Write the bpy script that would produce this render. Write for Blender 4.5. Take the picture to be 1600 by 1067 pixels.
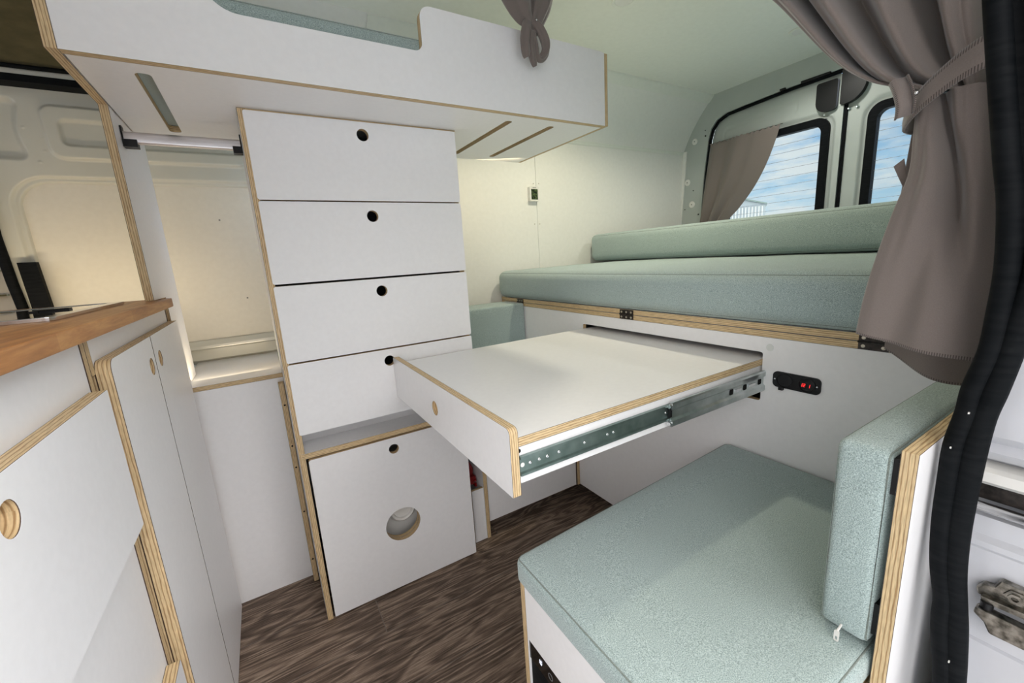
import bpy, bmesh, math, random
from mathutils import Vector, Matrix, Quaternion
from mathutils.geometry import tessellate_polygon
random.seed(7)
for o in list(bpy.data.objects): bpy.data.objects.remove(o)
C = bpy.context.scene
COL = C.collection
PI = math.pi

# ------------------------------------------------------------------ camera
cam_d = bpy.data.cameras.new('camera'); cam = bpy.data.objects.new('camera', cam_d); COL.objects.link(cam)
cam_d.sensor_width = 36.0; cam_d.lens = 644.1354 / 1600 * 36.0; cam_d.clip_start = 0.02; cam_d.clip_end = 800
R = ((0.8519761111, -0.5199998440, -0.0611299304),
     (-0.1565770339, -0.1416307071, -0.9774581194),
     (0.4996201943, 0.8423425107, -0.2020860123))
cam.matrix_world = Matrix(((R[0][0], -R[1][0], -R[2][0], 0.0),
                           (R[0][1], -R[1][1], -R[2][1], 0.0),
                           (R[0][2], -R[1][2], -R[2][2], 0.988),
                           (0, 0, 0, 1)))
C.camera = cam

# ------------------------------------------------------------------ world: bright hazy sky towards the open side door, blue with clouds behind the van
W = bpy.data.worlds.new('world'); C.world = W; W.use_nodes = True
nt = W.node_tree; nt.nodes.clear()
def N(t, nt_, **k):
    n = nt_.nodes.new(t)
    for a, b in k.items():
        if a == 'inp':
            for i, v in b.items(): n.inputs[i].default_value = v
        else: setattr(n, a, b)
    return n
SKY_GAIN = 1.0; DOOR_GLOW = 4.9
tc = N('ShaderNodeTexCoord', nt)
sep = N('ShaderNodeSeparateXYZ', nt); nt.links.new(tc.outputs['Generated'], sep.inputs[0])
hz = N('ShaderNodeMapRange', nt, inp={1: 0.0, 2: 0.36}); nt.links.new(sep.outputs['Z'], hz.inputs[0])
grad = N('ShaderNodeMix', nt, data_type='RGBA'); grad.inputs['A'].default_value = (0.62, 0.86, 1.0, 1); grad.inputs['B'].default_value = (0.17, 0.42, 0.86, 1)
nt.links.new(hz.outputs[0], grad.inputs['Factor'])
mp = N('ShaderNodeMapping', nt, inp={'Scale': (1.0, 1.0, 4.5)}); nt.links.new(tc.outputs['Generated'], mp.inputs[0])
cl = N('ShaderNodeTexNoise', nt, inp={'Scale': 8.0, 'Detail': 7.0, 'Roughness': 0.58}); nt.links.new(mp.outputs[0], cl.inputs['Vector'])
clr = N('ShaderNodeMapRange', nt, inp={1: 0.42, 2: 0.62}); nt.links.new(cl.outputs['Fac'], clr.inputs[0])
cm = N('ShaderNodeMix', nt, data_type='RGBA'); cm.inputs['B'].default_value = (0.93, 0.95, 0.98, 1)
nt.links.new(clr.outputs[0], cm.inputs['Factor']); nt.links.new(grad.outputs['Result'], cm.inputs['A'])
# glow of the sun side of the sky (-y) : wide, hazy
gy = N('ShaderNodeVectorMath', nt, operation='DOT_PRODUCT'); gy.inputs[1].default_value = Vector((-0.58, -0.73, 0.40)).normalized()
nt.links.new(tc.outputs['Generated'], gy.inputs[0])
gm = N('ShaderNodeMapRange', nt, inp={1: 0.0, 2: 1.0}); gf = N('ShaderNodeMapRange', nt, inp={1: -0.35, 2: 0.45}); nt.links.new(gy.outputs['Value'], gf.inputs[0]); nt.links.new(gy.outputs['Value'], gm.inputs[0])
gc = N('ShaderNodeMix', nt, data_type='RGBA'); gc.inputs['B'].default_value = (0.99, 0.96, 0.955, 1)
nt.links.new(cm.outputs['Result'], gc.inputs['A']); nt.links.new(gf.outputs[0], gc.inputs['Factor'])
gp = N('ShaderNodeMath', nt, operation='POWER', inp={1: 12.0}); nt.links.new(gm.outputs[0], gp.inputs[0])
gs = N('ShaderNodeMath', nt, operation='MULTIPLY_ADD', inp={1: DOOR_GLOW}); nt.links.new(gp.outputs[0], gs.inputs[0])
by = N('ShaderNodeMapRange', nt, inp={1: -0.6, 2: 0.0, 3: 0.62, 4: SKY_GAIN}); nt.links.new(sep.outputs['Y'], by.inputs[0]); nt.links.new(by.outputs[0], gs.inputs[2])
hi = N('ShaderNodeMapRange', nt, inp={1: 0.22, 2: 0.60, 3: 0.0, 4: 14.0}); nt.links.new(sep.outputs['Z'], hi.inputs[0])
hx = N('ShaderNodeMapRange', nt, inp={1: -0.1, 2: 0.5}); nt.links.new(sep.outputs['X'], hx.inputs[0])
hm = N('ShaderNodeMath', nt, operation='MULTIPLY'); nt.links.new(hi.outputs[0], hm.inputs[0]); nt.links.new(hx.outputs[0], hm.inputs[1])
gh = N('ShaderNodeMath', nt, operation='ADD'); nt.links.new(gs.outputs[0], gh.inputs[0]); nt.links.new(hm.outputs[0], gh.inputs[1])
dd_ = N('ShaderNodeVectorMath', nt, operation='DOT_PRODUCT'); dd_.inputs[1].default_value = (0.66, -0.75, 0.0); nt.links.new(tc.outputs['Generated'], dd_.inputs[0])
dm_ = N('ShaderNodeMapRange', nt, inp={1: 0.15, 2: 0.8, 3: 0.0, 4: -0.42}); nt.links.new(dd_.outputs['Value'], dm_.inputs[0])
gs = N('ShaderNodeMath', nt, operation='ADD'); nt.links.new(gh.outputs[0], gs.inputs[0]); nt.links.new(dm_.outputs[0], gs.inputs[1])
bg = N('ShaderNodeBackground', nt); nt.links.new(gc.outputs['Result'], bg.inputs['Color']); nt.links.new(gs.outputs[0], bg.inputs['Strength'])
wo = N('ShaderNodeOutputWorld', nt); nt.links.new(bg.outputs[0], wo.inputs[0])
W.cycles.sampling_method = 'MANUAL'; W.cycles.sample_map_resolution = 512

# daylight through the open sliding door (portal over the real opening)
def area(name, loc, size, size_y, power, color, direction, portal=False):
    d = bpy.data.lights.new(name, 'AREA'); d.shape = 'RECTANGLE'; d.size = size; d.size_y = size_y; d.energy = power; d.color = color
    o = bpy.data.objects.new(name, d); COL.objects.link(o); o.location = loc
    o.rotation_euler = Vector(direction).to_track_quat('-Z', 'Y').to_euler()
    if portal: d.cycles.is_portal = True
    return o
area('door_portal', (-0.02, -0.14, 0.95), 1.4, 1.9, 1, (1, 1, 1), (0, 1, 0), True)
area('rear_window_portal', (2.46, 0.96, 1.25), 1.4, 0.9, 1, (1, 1, 1), (-1, 0, 0), True)

# added warm fill lights: under the bunk, behind the worktop, above the ledge
area('bunk_warm_fill', (0.74, 1.450, 1.338), 0.36, 0.012, 0.35, (1.0, 0.80, 0.50), (0.25, 0.55, -0.5))
area('worktop_warm_fill', (-0.46, 1.52, 0.905), 0.42, 0.012, 0.75, (1.0, 0.82, 0.56), (0.0, 0.6, 0.8))
area('ledge_warm_fill', (-0.11, 1.45, 0.700), 0.18, 0.012, 0.27, (1.0, 0.82, 0.56), (0.0, 0.6, 0.8))
C.view_settings.view_transform = 'Standard'; C.view_settings.look = 'None'
C.view_settings.exposure = 0.0; C.view_settings.gamma = 1.0; C.view_settings.use_curve_mapping = False
C.cycles.max_bounces = 12; C.cycles.diffuse_bounces = 8; C.cycles.sample_clamp_indirect = 6.0

# ------------------------------------------------------------------ materials
def mat(name, color, rough=0.5, metal=0.0, spec=0.5, coat=0.0, emit=None, estr=1.0):
    m = bpy.data.materials.new(name); m.use_nodes = True
    b = m.node_tree.nodes['Principled BSDF']
    b.inputs['Base Color'].default_value = (*color, 1); b.inputs['Roughness'].default_value = rough
    b.inputs['Metallic'].default_value = metal; b.inputs['Specular IOR Level'].default_value = spec
    b.inputs['Coat Weight'].default_value = coat
    if emit: b.inputs['Emission Color'].default_value = (*emit, 1); b.inputs['Emission Strength'].default_value = estr
    return m
def bsdf(m): return m.node_tree.nodes['Principled BSDF']
def noisy(m, c1, c2, scale=(40, 40, 40), detail=4, lo=0.35, hi=0.65, bump=0.0, bdist=0.001, rough=None, nscale=1.0):
    t = m.node_tree; tc = N('ShaderNodeTexCoord', t); mp = N('ShaderNodeMapping', t, inp={'Scale': scale}); t.links.new(tc.outputs['Object'], mp.inputs[0])
    n = N('ShaderNodeTexNoise', t, inp={'Scale': nscale, 'Detail': detail}); t.links.new(mp.outputs[0], n.inputs['Vector'])
    r = N('ShaderNodeMapRange', t, inp={1: lo, 2: hi}); t.links.new(n.outputs['Fac'], r.inputs[0])
    x = N('ShaderNodeMix', t, data_type='RGBA'); x.inputs['A'].default_value = (*c1, 1); x.inputs['B'].default_value = (*c2, 1)
    t.links.new(r.outputs[0], x.inputs['Factor']); t.links.new(x.outputs['Result'], bsdf(m).inputs['Base Color'])
    if bump:
        b = N('ShaderNodeBump', t, inp={'Strength': bump, 'Distance': bdist}); t.links.new(n.outputs['Fac'], b.inputs['Height']); t.links.new(b.outputs[0], bsdf(m).inputs['Normal'])
    return m
M = {}
M['white'] = noisy(mat('white_laminate', (0.78, 0.78, 0.79), 0.36), (0.82, 0.815, 0.815), (0.845, 0.84, 0.84), (90, 90, 90), 5, 0.3, 0.7, 0.02, 0.0005)
M['wall'] = noisy(mat('white_wall_board', (0.78, 0.77, 0.72), 0.5), (0.80, 0.79, 0.745), (0.83, 0.82, 0.775), (60, 60, 60), 4, 0.3, 0.7, 0.08, 0.0006)
M['insert'] = noisy(mat('cream_board', (0.74, 0.70, 0.60), 0.5), (0.725, 0.685, 0.585), (0.755, 0.715, 0.615), (70, 70, 70), 4, 0.3, 0.7, 0.08, 0.0006)
M['ceil'] = noisy(mat('ceiling_lining', (0.66, 0.68, 0.60), 0.55), (0.77, 0.78, 0.71), (0.80, 0.81, 0.74), (50, 50, 50), 3, 0.3, 0.7, 0.05, 0.0005)
M['paint'] = noisy(mat('cream_van_paint', (0.62, 0.61, 0.53), 0.30, coat=0.4), (0.60, 0.59, 0.51), (0.64, 0.63, 0.55), (6, 6, 6), 2, 0.3, 0.7)
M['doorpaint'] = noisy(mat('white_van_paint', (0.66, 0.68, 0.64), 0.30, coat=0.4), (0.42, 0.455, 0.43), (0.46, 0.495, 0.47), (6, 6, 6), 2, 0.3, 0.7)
M['jamb'] = noisy(mat('door_jamb_paint', (0.6, 0.6, 0.64), 0.28, coat=0.4), (0.56, 0.57, 0.60), (0.61, 0.62, 0.66), (12, 12, 12), 5, 0.3, 0.7, 0.15, 0.001)
M['rubber'] = noisy(mat('black_rubber', (0.006, 0.007, 0.008), 0.6, spec=0.07), (0.003, 0.004, 0.005), (0.008, 0.009, 0.010), (30, 30, 200), 3, 0.3, 0.7, 0.3, 0.001)
M['black'] = mat('black_plastic', (0.008, 0.008, 0.009), 0.4, spec=0.3)
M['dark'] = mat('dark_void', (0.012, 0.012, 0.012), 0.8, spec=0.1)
M['headliner'] = noisy(mat('dark_headliner', (0.09, 0.075, 0.03), 0.9), (0.07, 0.06, 0.025), (0.11, 0.09, 0.04), (20, 20, 60), 4, 0.3, 0.7)
M['beige'] = noisy(mat('beige_trim', (0.42, 0.37, 0.30), 0.6), (0.40, 0.35, 0.28), (0.45, 0.40, 0.33), (20, 20, 20), 3, 0.3, 0.7)
M['steel'] = noisy(mat('zinc_steel', (0.50, 0.54, 0.54), 0.28, 1.0), (0.40, 0.46, 0.45), (0.62, 0.66, 0.66), (30, 30, 30), 3, 0.3, 0.7)
M['steel_dark'] = noisy(mat('grey_green_steel', (0.22, 0.29, 0.27), 0.35, 0.85), (0.16, 0.22, 0.20), (0.30, 0.37, 0.35), (25, 25, 25), 3, 0.3, 0.7)
M['chrome'] = mat('polished_steel', (0.72, 0.72, 0.73), 0.16, 1.0)
M['oldsteel'] = noisy(mat('worn_steel', (0.2, 0.19, 0.16), 0.32, 1.0), (0.10, 0.095, 0.08), (0.38, 0.36, 0.32), (120, 120, 120), 4, 0.35, 0.65, 0.3, 0.001)
M['alu'] = noisy(mat('brushed_aluminium', (0.66, 0.63, 0.63), 0.30, 0.9), (0.60, 0.57, 0.57), (0.72, 0.69, 0.69), (3, 400, 400), 3, 0.3, 0.7)
M['glass_lid'] = mat('dark_glass_lid', (0.03, 0.03, 0.028), 0.03, spec=1.0, coat=1.0)
M['red'] = mat('red_plastic', (0.22, 0.01, 0.012), 0.3)
M['plastic_white'] = noisy(mat('white_plastic', (0.76, 0.75, 0.71), 0.35), (0.74, 0.73, 0.69), (0.78, 0.77, 0.73), (20, 20, 20), 2)
M['hinge'] = noisy(mat('black_hinge_metal', (0.03, 0.025, 0.022), 0.42, 0.6), (0.02, 0.018, 0.016), (0.05, 0.04, 0.035), (150, 150, 150), 3)
M['screw'] = mat('screw_metal', (0.55, 0.50, 0.42), 0.3, 1.0)
M['lcd'] = noisy(mat('green_lcd', (0.03, 0.05, 0.015), 0.25), (0.01, 0.015, 0.008), (0.09, 0.13, 0.05), (120, 120, 120), 3, 0.4, 0.62)
M['red_led'] = mat('red_led', (0.1, 0, 0), 0.5, emit=(1.0, 0.03, 0.03), estr=1.6)
M['white_led'] = mat('white_led', (0.5, 0.5, 0.5), 0.5, emit=(0.85, 0.88, 1.0), estr=0.9)
M['grey_mark'] = mat('grey_print', (0.25, 0.26, 0.26), 0.5)
M['cladding'] = mat('grey_cladding', (0.40, 0.44, 0.46), 0.6)
M['ground'] = noisy(mat('pale_concrete', (0.5, 0.49, 0.46), 0.9), (0.36, 0.35, 0.32), (0.43, 0.42, 0.39), (8, 8, 8), 6)

def ply_material():
    m = mat('birch_ply_edge', (0.6, 0.42, 0.22), 0.55); t = m.node_tree
    uv = N('ShaderNodeUVMap', t); s = N('ShaderNodeSeparateXYZ', t); t.links.new(uv.outputs[0], s.inputs[0])
    mp = N('ShaderNodeMapping', t, inp={'Scale': (22, 4, 1)}); t.links.new(uv.outputs[0], mp.inputs[0])
    n = N('ShaderNodeTexNoise', t, inp={'Scale': 1.0, 'Detail': 3.0}); t.links.new(mp.outputs[0], n.inputs['Vector'])
    k = N('ShaderNodeMath', t, operation='MULTIPLY_ADD', inp={1: 2 * PI * 3.6}); t.links.new(s.outputs['Y'], k.inputs[0])
    n3 = N('ShaderNodeMath', t, operation='MULTIPLY', inp={1: 5.5}); t.links.new(n.outputs['Fac'], n3.inputs[0]); t.links.new(n3.outputs[0], k.inputs[2])
    si = N('ShaderNodeMath', t, operation='SINE'); t.links.new(k.outputs[0], si.inputs[0])
    r = N('ShaderNodeMapRange', t, inp={1: 0.35, 2: 1.0}); t.links.new(si.outputs[0], r.inputs[0])
    x = N('ShaderNodeMix', t, data_type='RGBA'); x.inputs['A'].default_value = (0.70, 0.53, 0.30, 1); x.inputs['B'].default_value = (0.36, 0.215, 0.095, 1)
    t.links.new(r.outputs[0], x.inputs['Factor'])
    mp2 = N('ShaderNodeMapping', t, inp={'Scale': (60, 12, 1)}); t.links.new(uv.outputs[0], mp2.inputs[0])
    n2 = N('ShaderNodeTexNoise', t, inp={'Scale': 1.0, 'Detail': 5.0}); t.links.new(mp2.outputs[0], n2.inputs['Vector'])
    r2 = N('ShaderNodeMapRange', t, inp={1: 0.3, 2: 0.72, 3: 0.72, 4: 1.12}); t.links.new(n2.outputs['Fac'], r2.inputs[0])
    mu = N('ShaderNodeMix', t, data_type='RGBA', blend_type='MULTIPLY', inp={0: 1.0}); t.links.new(x.outputs['Result'], mu.inputs['A']); t.links.new(r2.outputs[0], mu.inputs['B'])
    # dark phenolic film line on each side
    a = N('ShaderNodeMath', t, operation='SUBTRACT', inp={1: 0.5}); t.links.new(s.outputs['Y'], a.inputs[0])
    b = N('ShaderNodeMath', t, operation='ABSOLUTE'); t.links.new(a.outputs[0], b.inputs[0])
    c = N('ShaderNodeMath', t, operation='GREATER_THAN', inp={1: 0.452}); t.links.new(b.outputs[0], c.inputs[0])
    y = N('ShaderNodeMix', t, data_type='RGBA'); y.inputs['B'].default_value = (0.07, 0.035, 0.02, 1)
    t.links.new(c.outputs[0], y.inputs['Factor']); t.links.new(mu.outputs['Result'], y.inputs['A'])
    t.links.new(y.outputs['Result'], bsdf(m).inputs['Base Color'])
    return m
M['ply'] = ply_material()

def fabric_material(name, ca, cb, cc):
    m = mat(name, ca, 0.95, spec=0.15); t = m.node_tree
    bsdf(m).inputs['Sheen Weight'].default_value = 0.25
    tc = N('ShaderNodeTexCoord', t)
    n = N('ShaderNodeTexNoise', t, inp={'Scale': 760.0, 'Detail': 2.0}); t.links.new(tc.outputs['Object'], n.inputs['Vector'])
    n2 = N('ShaderNodeTexNoise', t, inp={'Scale': 330.0, 'Detail': 2.0}); t.links.new(tc.outputs['Object'], n2.inputs['Vector'])
    r = N('ShaderNodeMapRange', t, inp={1: 0.36, 2: 0.64}); t.links.new(n.outputs['Fac'], r.inputs[0])
    r2 = N('ShaderNodeMapRange', t, inp={1: 0.38, 2: 0.66}); t.links.new(n2.outputs['Fac'], r2.inputs[0])
    x = N('ShaderNodeMix', t, data_type='RGBA'); x.inputs['A'].default_value = (*ca, 1); x.inputs['B'].default_value = (*cb, 1); t.links.new(r.outputs[0], x.inputs['Factor'])
    y = N('ShaderNodeMix', t, data_type='RGBA'); y.inputs['B'].default_value = (*cc, 1); t.links.new(x.outputs['Result'], y.inputs['A'])
    h = N('ShaderNodeMath', t, operation='MULTIPLY', inp={1: 0.55}); t.links.new(r2.outputs[0], h.inputs[0]); t.links.new(h.outputs[0], y.inputs['Factor'])
    t.links.new(y.outputs['Result'], bsdf(m).inputs['Base Color'])
    b = N('ShaderNodeBump', t, inp={'Strength': 0.6, 'Distance': 0.0012}); t.links.new(n.outputs['Fac'], b.inputs['Height']); t.links.new(b.outputs[0], bsdf(m).inputs['Normal'])
    return m
M['fabric'] = fabric_material('sage_woven_fabric', (0.20, 0.26, 0.25), (0.50, 0.60, 0.585), (0.335, 0.415, 0.40))
M['seam'] = mat('seam_thread', (0.12, 0.16, 0.14), 0.9)
M['piping'] = fabric_material('sage_seam_fabric', (0.15, 0.18, 0.16), (0.28, 0.32, 0.29), (0.2, 0.24, 0.22))
def curtain_material():
    m = mat('grey_brown_curtain', (0.17, 0.145, 0.135), 0.8, spec=0.2); t = m.node_tree
    bsdf(m).inputs['Sheen Weight'].default_value = 0.35
    uv = N('ShaderNodeUVMap', t); s = N('ShaderNodeSeparateXYZ', t); t.links.new(uv.outputs[0], s.inputs[0])
    # overlock stitches: uv.y in metres from the hem, uv.x in metres along it
    lt = N('ShaderNodeMath', t, operation='LESS_THAN', inp={1: 0.0058}); t.links.new(s.outputs['Y'], lt.inputs[0])
    f = N('ShaderNodeMath', t, operation='MULTIPLY', inp={1: 2 * PI / 0.0026}); t.links.new(s.outputs['X'], f.inputs[0])
    si = N('ShaderNodeMath', t, operation='SINE'); t.links.new(f.outputs[0], si.inputs[0])
    g = N('ShaderNodeMapRange', t, inp={1: -0.2, 2: 0.5}); t.links.new(si.outputs[0], g.inputs[0])
    ml = N('ShaderNodeMath', t, operation='MULTIPLY'); t.links.new(lt.outputs[0], ml.inputs[0]); t.links.new(g.outputs[0], ml.inputs[1])
    tc = N('ShaderNodeTexCoord', t); n = N('ShaderNodeTexNoise', t, inp={'Scale': 900.0, 'Detail': 1.0}); t.links.new(tc.outputs['Object'], n.inputs['Vector'])
    x = N('ShaderNodeMix', t, data_type='RGBA'); x.inputs['A'].default_value = (0.165, 0.137, 0.122, 1); x.inputs['B'].default_value = (0.215, 0.180, 0.162, 1); t.links.new(n.outputs['Fac'], x.inputs['Factor'])
    y = N('ShaderNodeMix', t, data_type='RGBA'); y.inputs['B'].default_value = (0.075, 0.06, 0.054, 1)
    t.links.new(ml.outputs[0], y.inputs['Factor']); t.links.new(x.outputs['Result'], y.inputs['A'])
    t.links.new(y.outputs['Result'], bsdf(m).inputs['Base Color'])
    b = N('ShaderNodeBump', t, inp={'Strength': 0.15, 'Distance': 0.0006}); t.links.new(n.outputs['Fac'], b.inputs['Height']); t.links.new(b.outputs[0], bsdf(m).inputs['Normal'])
    return m
M['curtain'] = curtain_material()

def floor_material():
    m = mat('dark_oak_vinyl', (0.08, 0.06, 0.045), 0.55, spec=0.3); t = m.node_tree; tc = N('ShaderNodeTexCoord', t)
    mp0 = N('ShaderNodeMapping', t, inp={'Location': (0.62, 0.062, 0)}); t.links.new(tc.outputs['Object'], mp0.inputs[0])
    br = N('ShaderNodeTexBrick', t, inp={'Scale': 1.0, 'Mortar Size': 0.0011, 'Brick Width': 1.22, 'Row Height': 0.18, 'Mortar Smooth': 0.0})
    br.inputs['Color1'].default_value = (0.2, 0.2, 0.2, 1); br.inputs['Color2'].default_value = (0.8, 0.8, 0.8, 1); br.inputs['Mortar'].default_value = (0, 0, 0, 1)
    br.offset = 0.37; t.links.new(mp0.outputs[0], br.inputs['Vector'])
    # distort grain
    off = N('ShaderNodeVectorMath', t, operation='MULTIPLY_ADD'); off.inputs[1].default_value = (3.0, 5.0, 0); t.links.new(br.outputs['Color'], off.inputs[0]); t.links.new(tc.outputs['Object'], off.inputs[2])
    mp = N('ShaderNodeMapping', t, inp={'Scale': (2.4, 17, 1)}); t.links.new(off.outputs[0], mp.inputs[0])
    n0 = N('ShaderNodeTexNoise', t, inp={'Scale': 0.9, 'Detail': 2.0, 'Distortion': 0.6}); t.links.new(mp.outputs[0], n0.inputs['Vector'])
    k = N('ShaderNodeMath', t, operation='MULTIPLY', inp={1: 62.0}); t.links.new(n0.outputs['Fac'], k.inputs[0])
    si = N('ShaderNodeMath', t, operation='SINE'); t.links.new(k.outputs[0], si.inputs[0])
    mpf = N('ShaderNodeMapping', t, inp={'Scale': (14, 260, 1)}); t.links.new(off.outputs[0], mpf.inputs[0])
    nf = N('ShaderNodeTexNoise', t, inp={'Scale': 1.0, 'Detail': 4.0, 'Roughness': 0.7}); t.links.new(mpf.outputs[0], nf.inputs['Vector'])
    ad = N('ShaderNodeMath', t, operation='MULTIPLY_ADD', inp={1: 0.13}); t.links.new(si.outputs[0], ad.inputs[0]); t.links.new(nf.outputs['Fac'], ad.inputs[2])
    r = N('ShaderNodeMapRange', t, inp={1: 0.28, 2: 0.78}); t.links.new(ad.outputs[0], r.inputs[0])
    cr = N('ShaderNodeValToRGB', t); t.links.new(r.outputs[0], cr.inputs[0])
    e = cr.color_ramp.elements; e[0].color = (0.050, 0.034, 0.024, 1); e[1].color = (0.36, 0.275, 0.21, 1); q = e.new(0.5); q.color = (0.155, 0.108, 0.078, 1)
    x = N('ShaderNodeMix', t, data_type='RGBA'); x.inputs['B'].default_value = (0.16, 0.13, 0.11, 1); t.links.new(br.outputs['Fac'], x.inputs['Factor']); t.links.new(cr.outputs[0], x.inputs['A'])
    t.links.new(x.outputs['Result'], bsdf(m).inputs['Base Color'])
    b = N('ShaderNodeBump', t, inp={'Strength': 0.25, 'Distance': 0.001}); t.links.new(ad.outputs[0], b.inputs['Height']); t.links.new(b.outputs[0], bsdf(m).inputs['Normal'])
    return m
M['wood'] = noisy(mat('routed_plywood', (0.6, 0.43, 0.23), 0.55), (0.50, 0.34, 0.17), (0.70, 0.52, 0.30), (60, 60, 700), 4, 0.3, 0.7)
M['floor'] = floor_material()
def worktop_material():
    m = mat('oiled_worktop', (0.4, 0.2, 0.09), 0.42); t = m.node_tree; tc = N('ShaderNodeTexCoord', t)
    mp = N('ShaderNodeMapping', t, inp={'Scale': (60, 5, 60)}); t.links.new(tc.outputs['Object'], mp.inputs[0])
    n = N('ShaderNodeTexNoise', t, inp={'Scale': 1.0, 'Detail': 6.0, 'Roughness': 0.65, 'Distortion': 0.4}); t.links.new(mp.outputs[0], n.inputs['Vector'])
    # glued staves: colour steps across x, broken along y
    mps = N('ShaderNodeMapping', t, inp={'Rotation': (0, 0, PI / 2)}); t.links.new(tc.outputs['Object'], mps.inputs[0])
    br = N('ShaderNodeTexBrick', t, inp={'Scale': 1.0, 'Mortar Size': 0.0, 'Brick Width': 0.31, 'Row Height': 0.042})
    br.inputs['Color1'].default_value = (0.25, 0.25, 0.25, 1); br.inputs['Color2'].default_value = (0.75, 0.75, 0.75, 1); t.links.new(mps.outputs[0], br.inputs['Vector'])
    a = N('ShaderNodeMath', t, operation='MULTIPLY_ADD', inp={1: 0.35}); t.links.new(br.outputs['Color'], a.inputs[0]); t.links.new(n.outputs['Fac'], a.inputs[2])
    cr = N('ShaderNodeValToRGB', t); mr = N('ShaderNodeMapRange', t, inp={1: 0.4, 2: 0.95}); t.links.new(a.outputs[0], mr.inputs[0]); t.links.new(mr.outputs[0], cr.inputs[0])
    e = cr.color_ramp.elements; e[0].color = (0.15, 0.050, 0.012, 1); e[1].color = (0.66, 0.34, 0.11, 1); q = e.new(0.5); q.color = (0.42, 0.175, 0.043, 1)
    t.links.new(cr.outputs[0], bsdf(m).inputs['Base Color'])
    return m
M['worktop'] = worktop_material()
def glass_material():
    m = bpy.data.materials.new('window_glass'); m.use_nodes = True; t = m.node_tree; t.nodes.clear()
    o = N('ShaderNodeOutputMaterial', t); tr = N('ShaderNodeBsdfTransparent', t); tr.inputs[0].default_value = (0.90, 0.95, 0.95, 1)
    g = N('ShaderNodeBsdfGlossy', t, inp={'Roughness': 0.02}); f = N('ShaderNodeFresnel', t, inp={0: 1.35}); mx = N('ShaderNodeMixShader', t)
    t.links.new(f.outputs[0], mx.inputs[0]); t.links.new(tr.outputs[0], mx.inputs[1]); t.links.new(g.outputs[0], mx.inputs[2]); t.links.new(mx.outputs[0], o.inputs[0])
    return m
M['glass'] = glass_material()

# ------------------------------------------------------------------ helpers
ROOTLOC = {}
def tag(o, label=None, cat=None, group=None, kind=None):
    if label: o['label'] = label
    if cat: o['category'] = cat
    if group: o['group'] = group
    if kind: o['kind'] = kind
    return o
def thing(name, loc, label, cat, group=None, kind=None):
    o = bpy.data.objects.new(name, None); COL.objects.link(o); o.location = loc; o.empty_display_size = 0.05
    ROOTLOC[o.name] = Vector(loc); return tag(o, label, cat, group, kind)
def mk(name, bm, mats, parent=None, smooth=False, origin=None, label=None, cat=None, group=None, kind=None):
    """bm in world coordinates -> one mesh object"""
    bmesh.ops.recalc_face_normals(bm, faces=bm.faces)
    if parent is not None: o0 = ROOTLOC[parent.name]
    elif origin is not None: o0 = Vector(origin)
    else:
        vs = [v.co for v in bm.verts]
        o0 = Vector(((min(v.x for v in vs) + max(v.x for v in vs)) / 2, (min(v.y for v in vs) + max(v.y for v in vs)) / 2, min(v.z for v in vs)))
    bmesh.ops.translate(bm, vec=-o0, verts=bm.verts)
    me = bpy.data.meshes.new(name); bm.to_mesh(me); bm.free()
    for m in (mats if isinstance(mats, (list, tuple)) else [mats]): me.materials.append(M[m] if isinstance(m, str) else m)
    if smooth:
        for p in me.polygons: p.use_smooth = True
    o = bpy.data.objects.new(name, me); COL.objects.link(o); ROOTLOC[o.name] = o0
    if parent is not None: o.parent = parent
    else: o.location = o0
    if smooth == 'auto':
        md = o.modifiers.new('smooth', 'EDGE_SPLIT'); md.split_angle = 0.6
    return tag(o, label, cat, group, kind)
AX = {'x': (0, 1, 2), 'y': (1, 0, 2), 'z': (2, 0, 1)}
def P3(axis, t, a, b):
    i, j, k = AX[axis]; v = [0, 0, 0]; v[i] = t; v[j] = a; v[k] = b; return Vector(v)
def prism(bm, axis, t0, t1, outline, holes=(), mside=1, mface=0):
    """polygon with holes extruded along axis; side faces get uv (length m, 0..1 over thickness)"""
    uvl = bm.loops.layers.uv.verify()
    loops = [list(outline)] + [list(h) for h in holes]
    tri = tessellate_polygon([[Vector((p[0], p[1], 0)) for p in l] for l in loops])
    vs = {}
    for t in (t0, t1): vs[t] = [bm.verts.new(P3(axis, t, p[0], p[1])) for l in loops for p in l]
    for t in (t0, t1):
        for a, b, c in tri:
            try: f = bm.faces.new((vs[t][a], vs[t][b], vs[t][c])); f.material_index = mface
            except ValueError: pass
    k = 0
    for l in loops:
        n = len(l); u = 0.0
        for i in range(n):
            j = (i + 1) % n; d = math.hypot(l[j][0] - l[i][0], l[j][1] - l[i][1])
            f = bm.faces.new((vs[t0][k + i], vs[t0][k + j], vs[t1][k + j], vs[t1][k + i])); f.material_index = mside
            for lp, w in zip(f.loops, ((u, 0), (u + d, 0), (u + d, 1), (u, 1))): lp[uvl].uv = w
            u += d
        k += n
    return bm
def rect(a0, b0, a1, b1): return [(a0, b0), (a1, b0), (a1, b1), (a0, b1)]
def rr(a0, b0, a1, b1, r, n=6):
    if not isinstance(r, (list, tuple)): r = [r] * 4
    cs = [(a0, b0, 1, 1, PI), (a1, b0, -1, 1, 1.5 * PI), (a1, b1, -1, -1, 0), (a0, b1, 1, -1, 0.5 * PI)]; out = []
    for (cx, cy, sx, sy, st), q in zip(cs, r):
        if q <= 0: out.append((cx, cy)); continue
        for i in range(n + 1):
            a = st + i / n * PI / 2; out.append((cx + sx * q + q * math.cos(a), cy + sy * q + q * math.sin(a)))
    return out
def circ(a, b, r, n=28): return [(a + r * math.cos(2 * PI * i / n), b + r * math.sin(2 * PI * i / n)) for i in range(n)]
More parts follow.
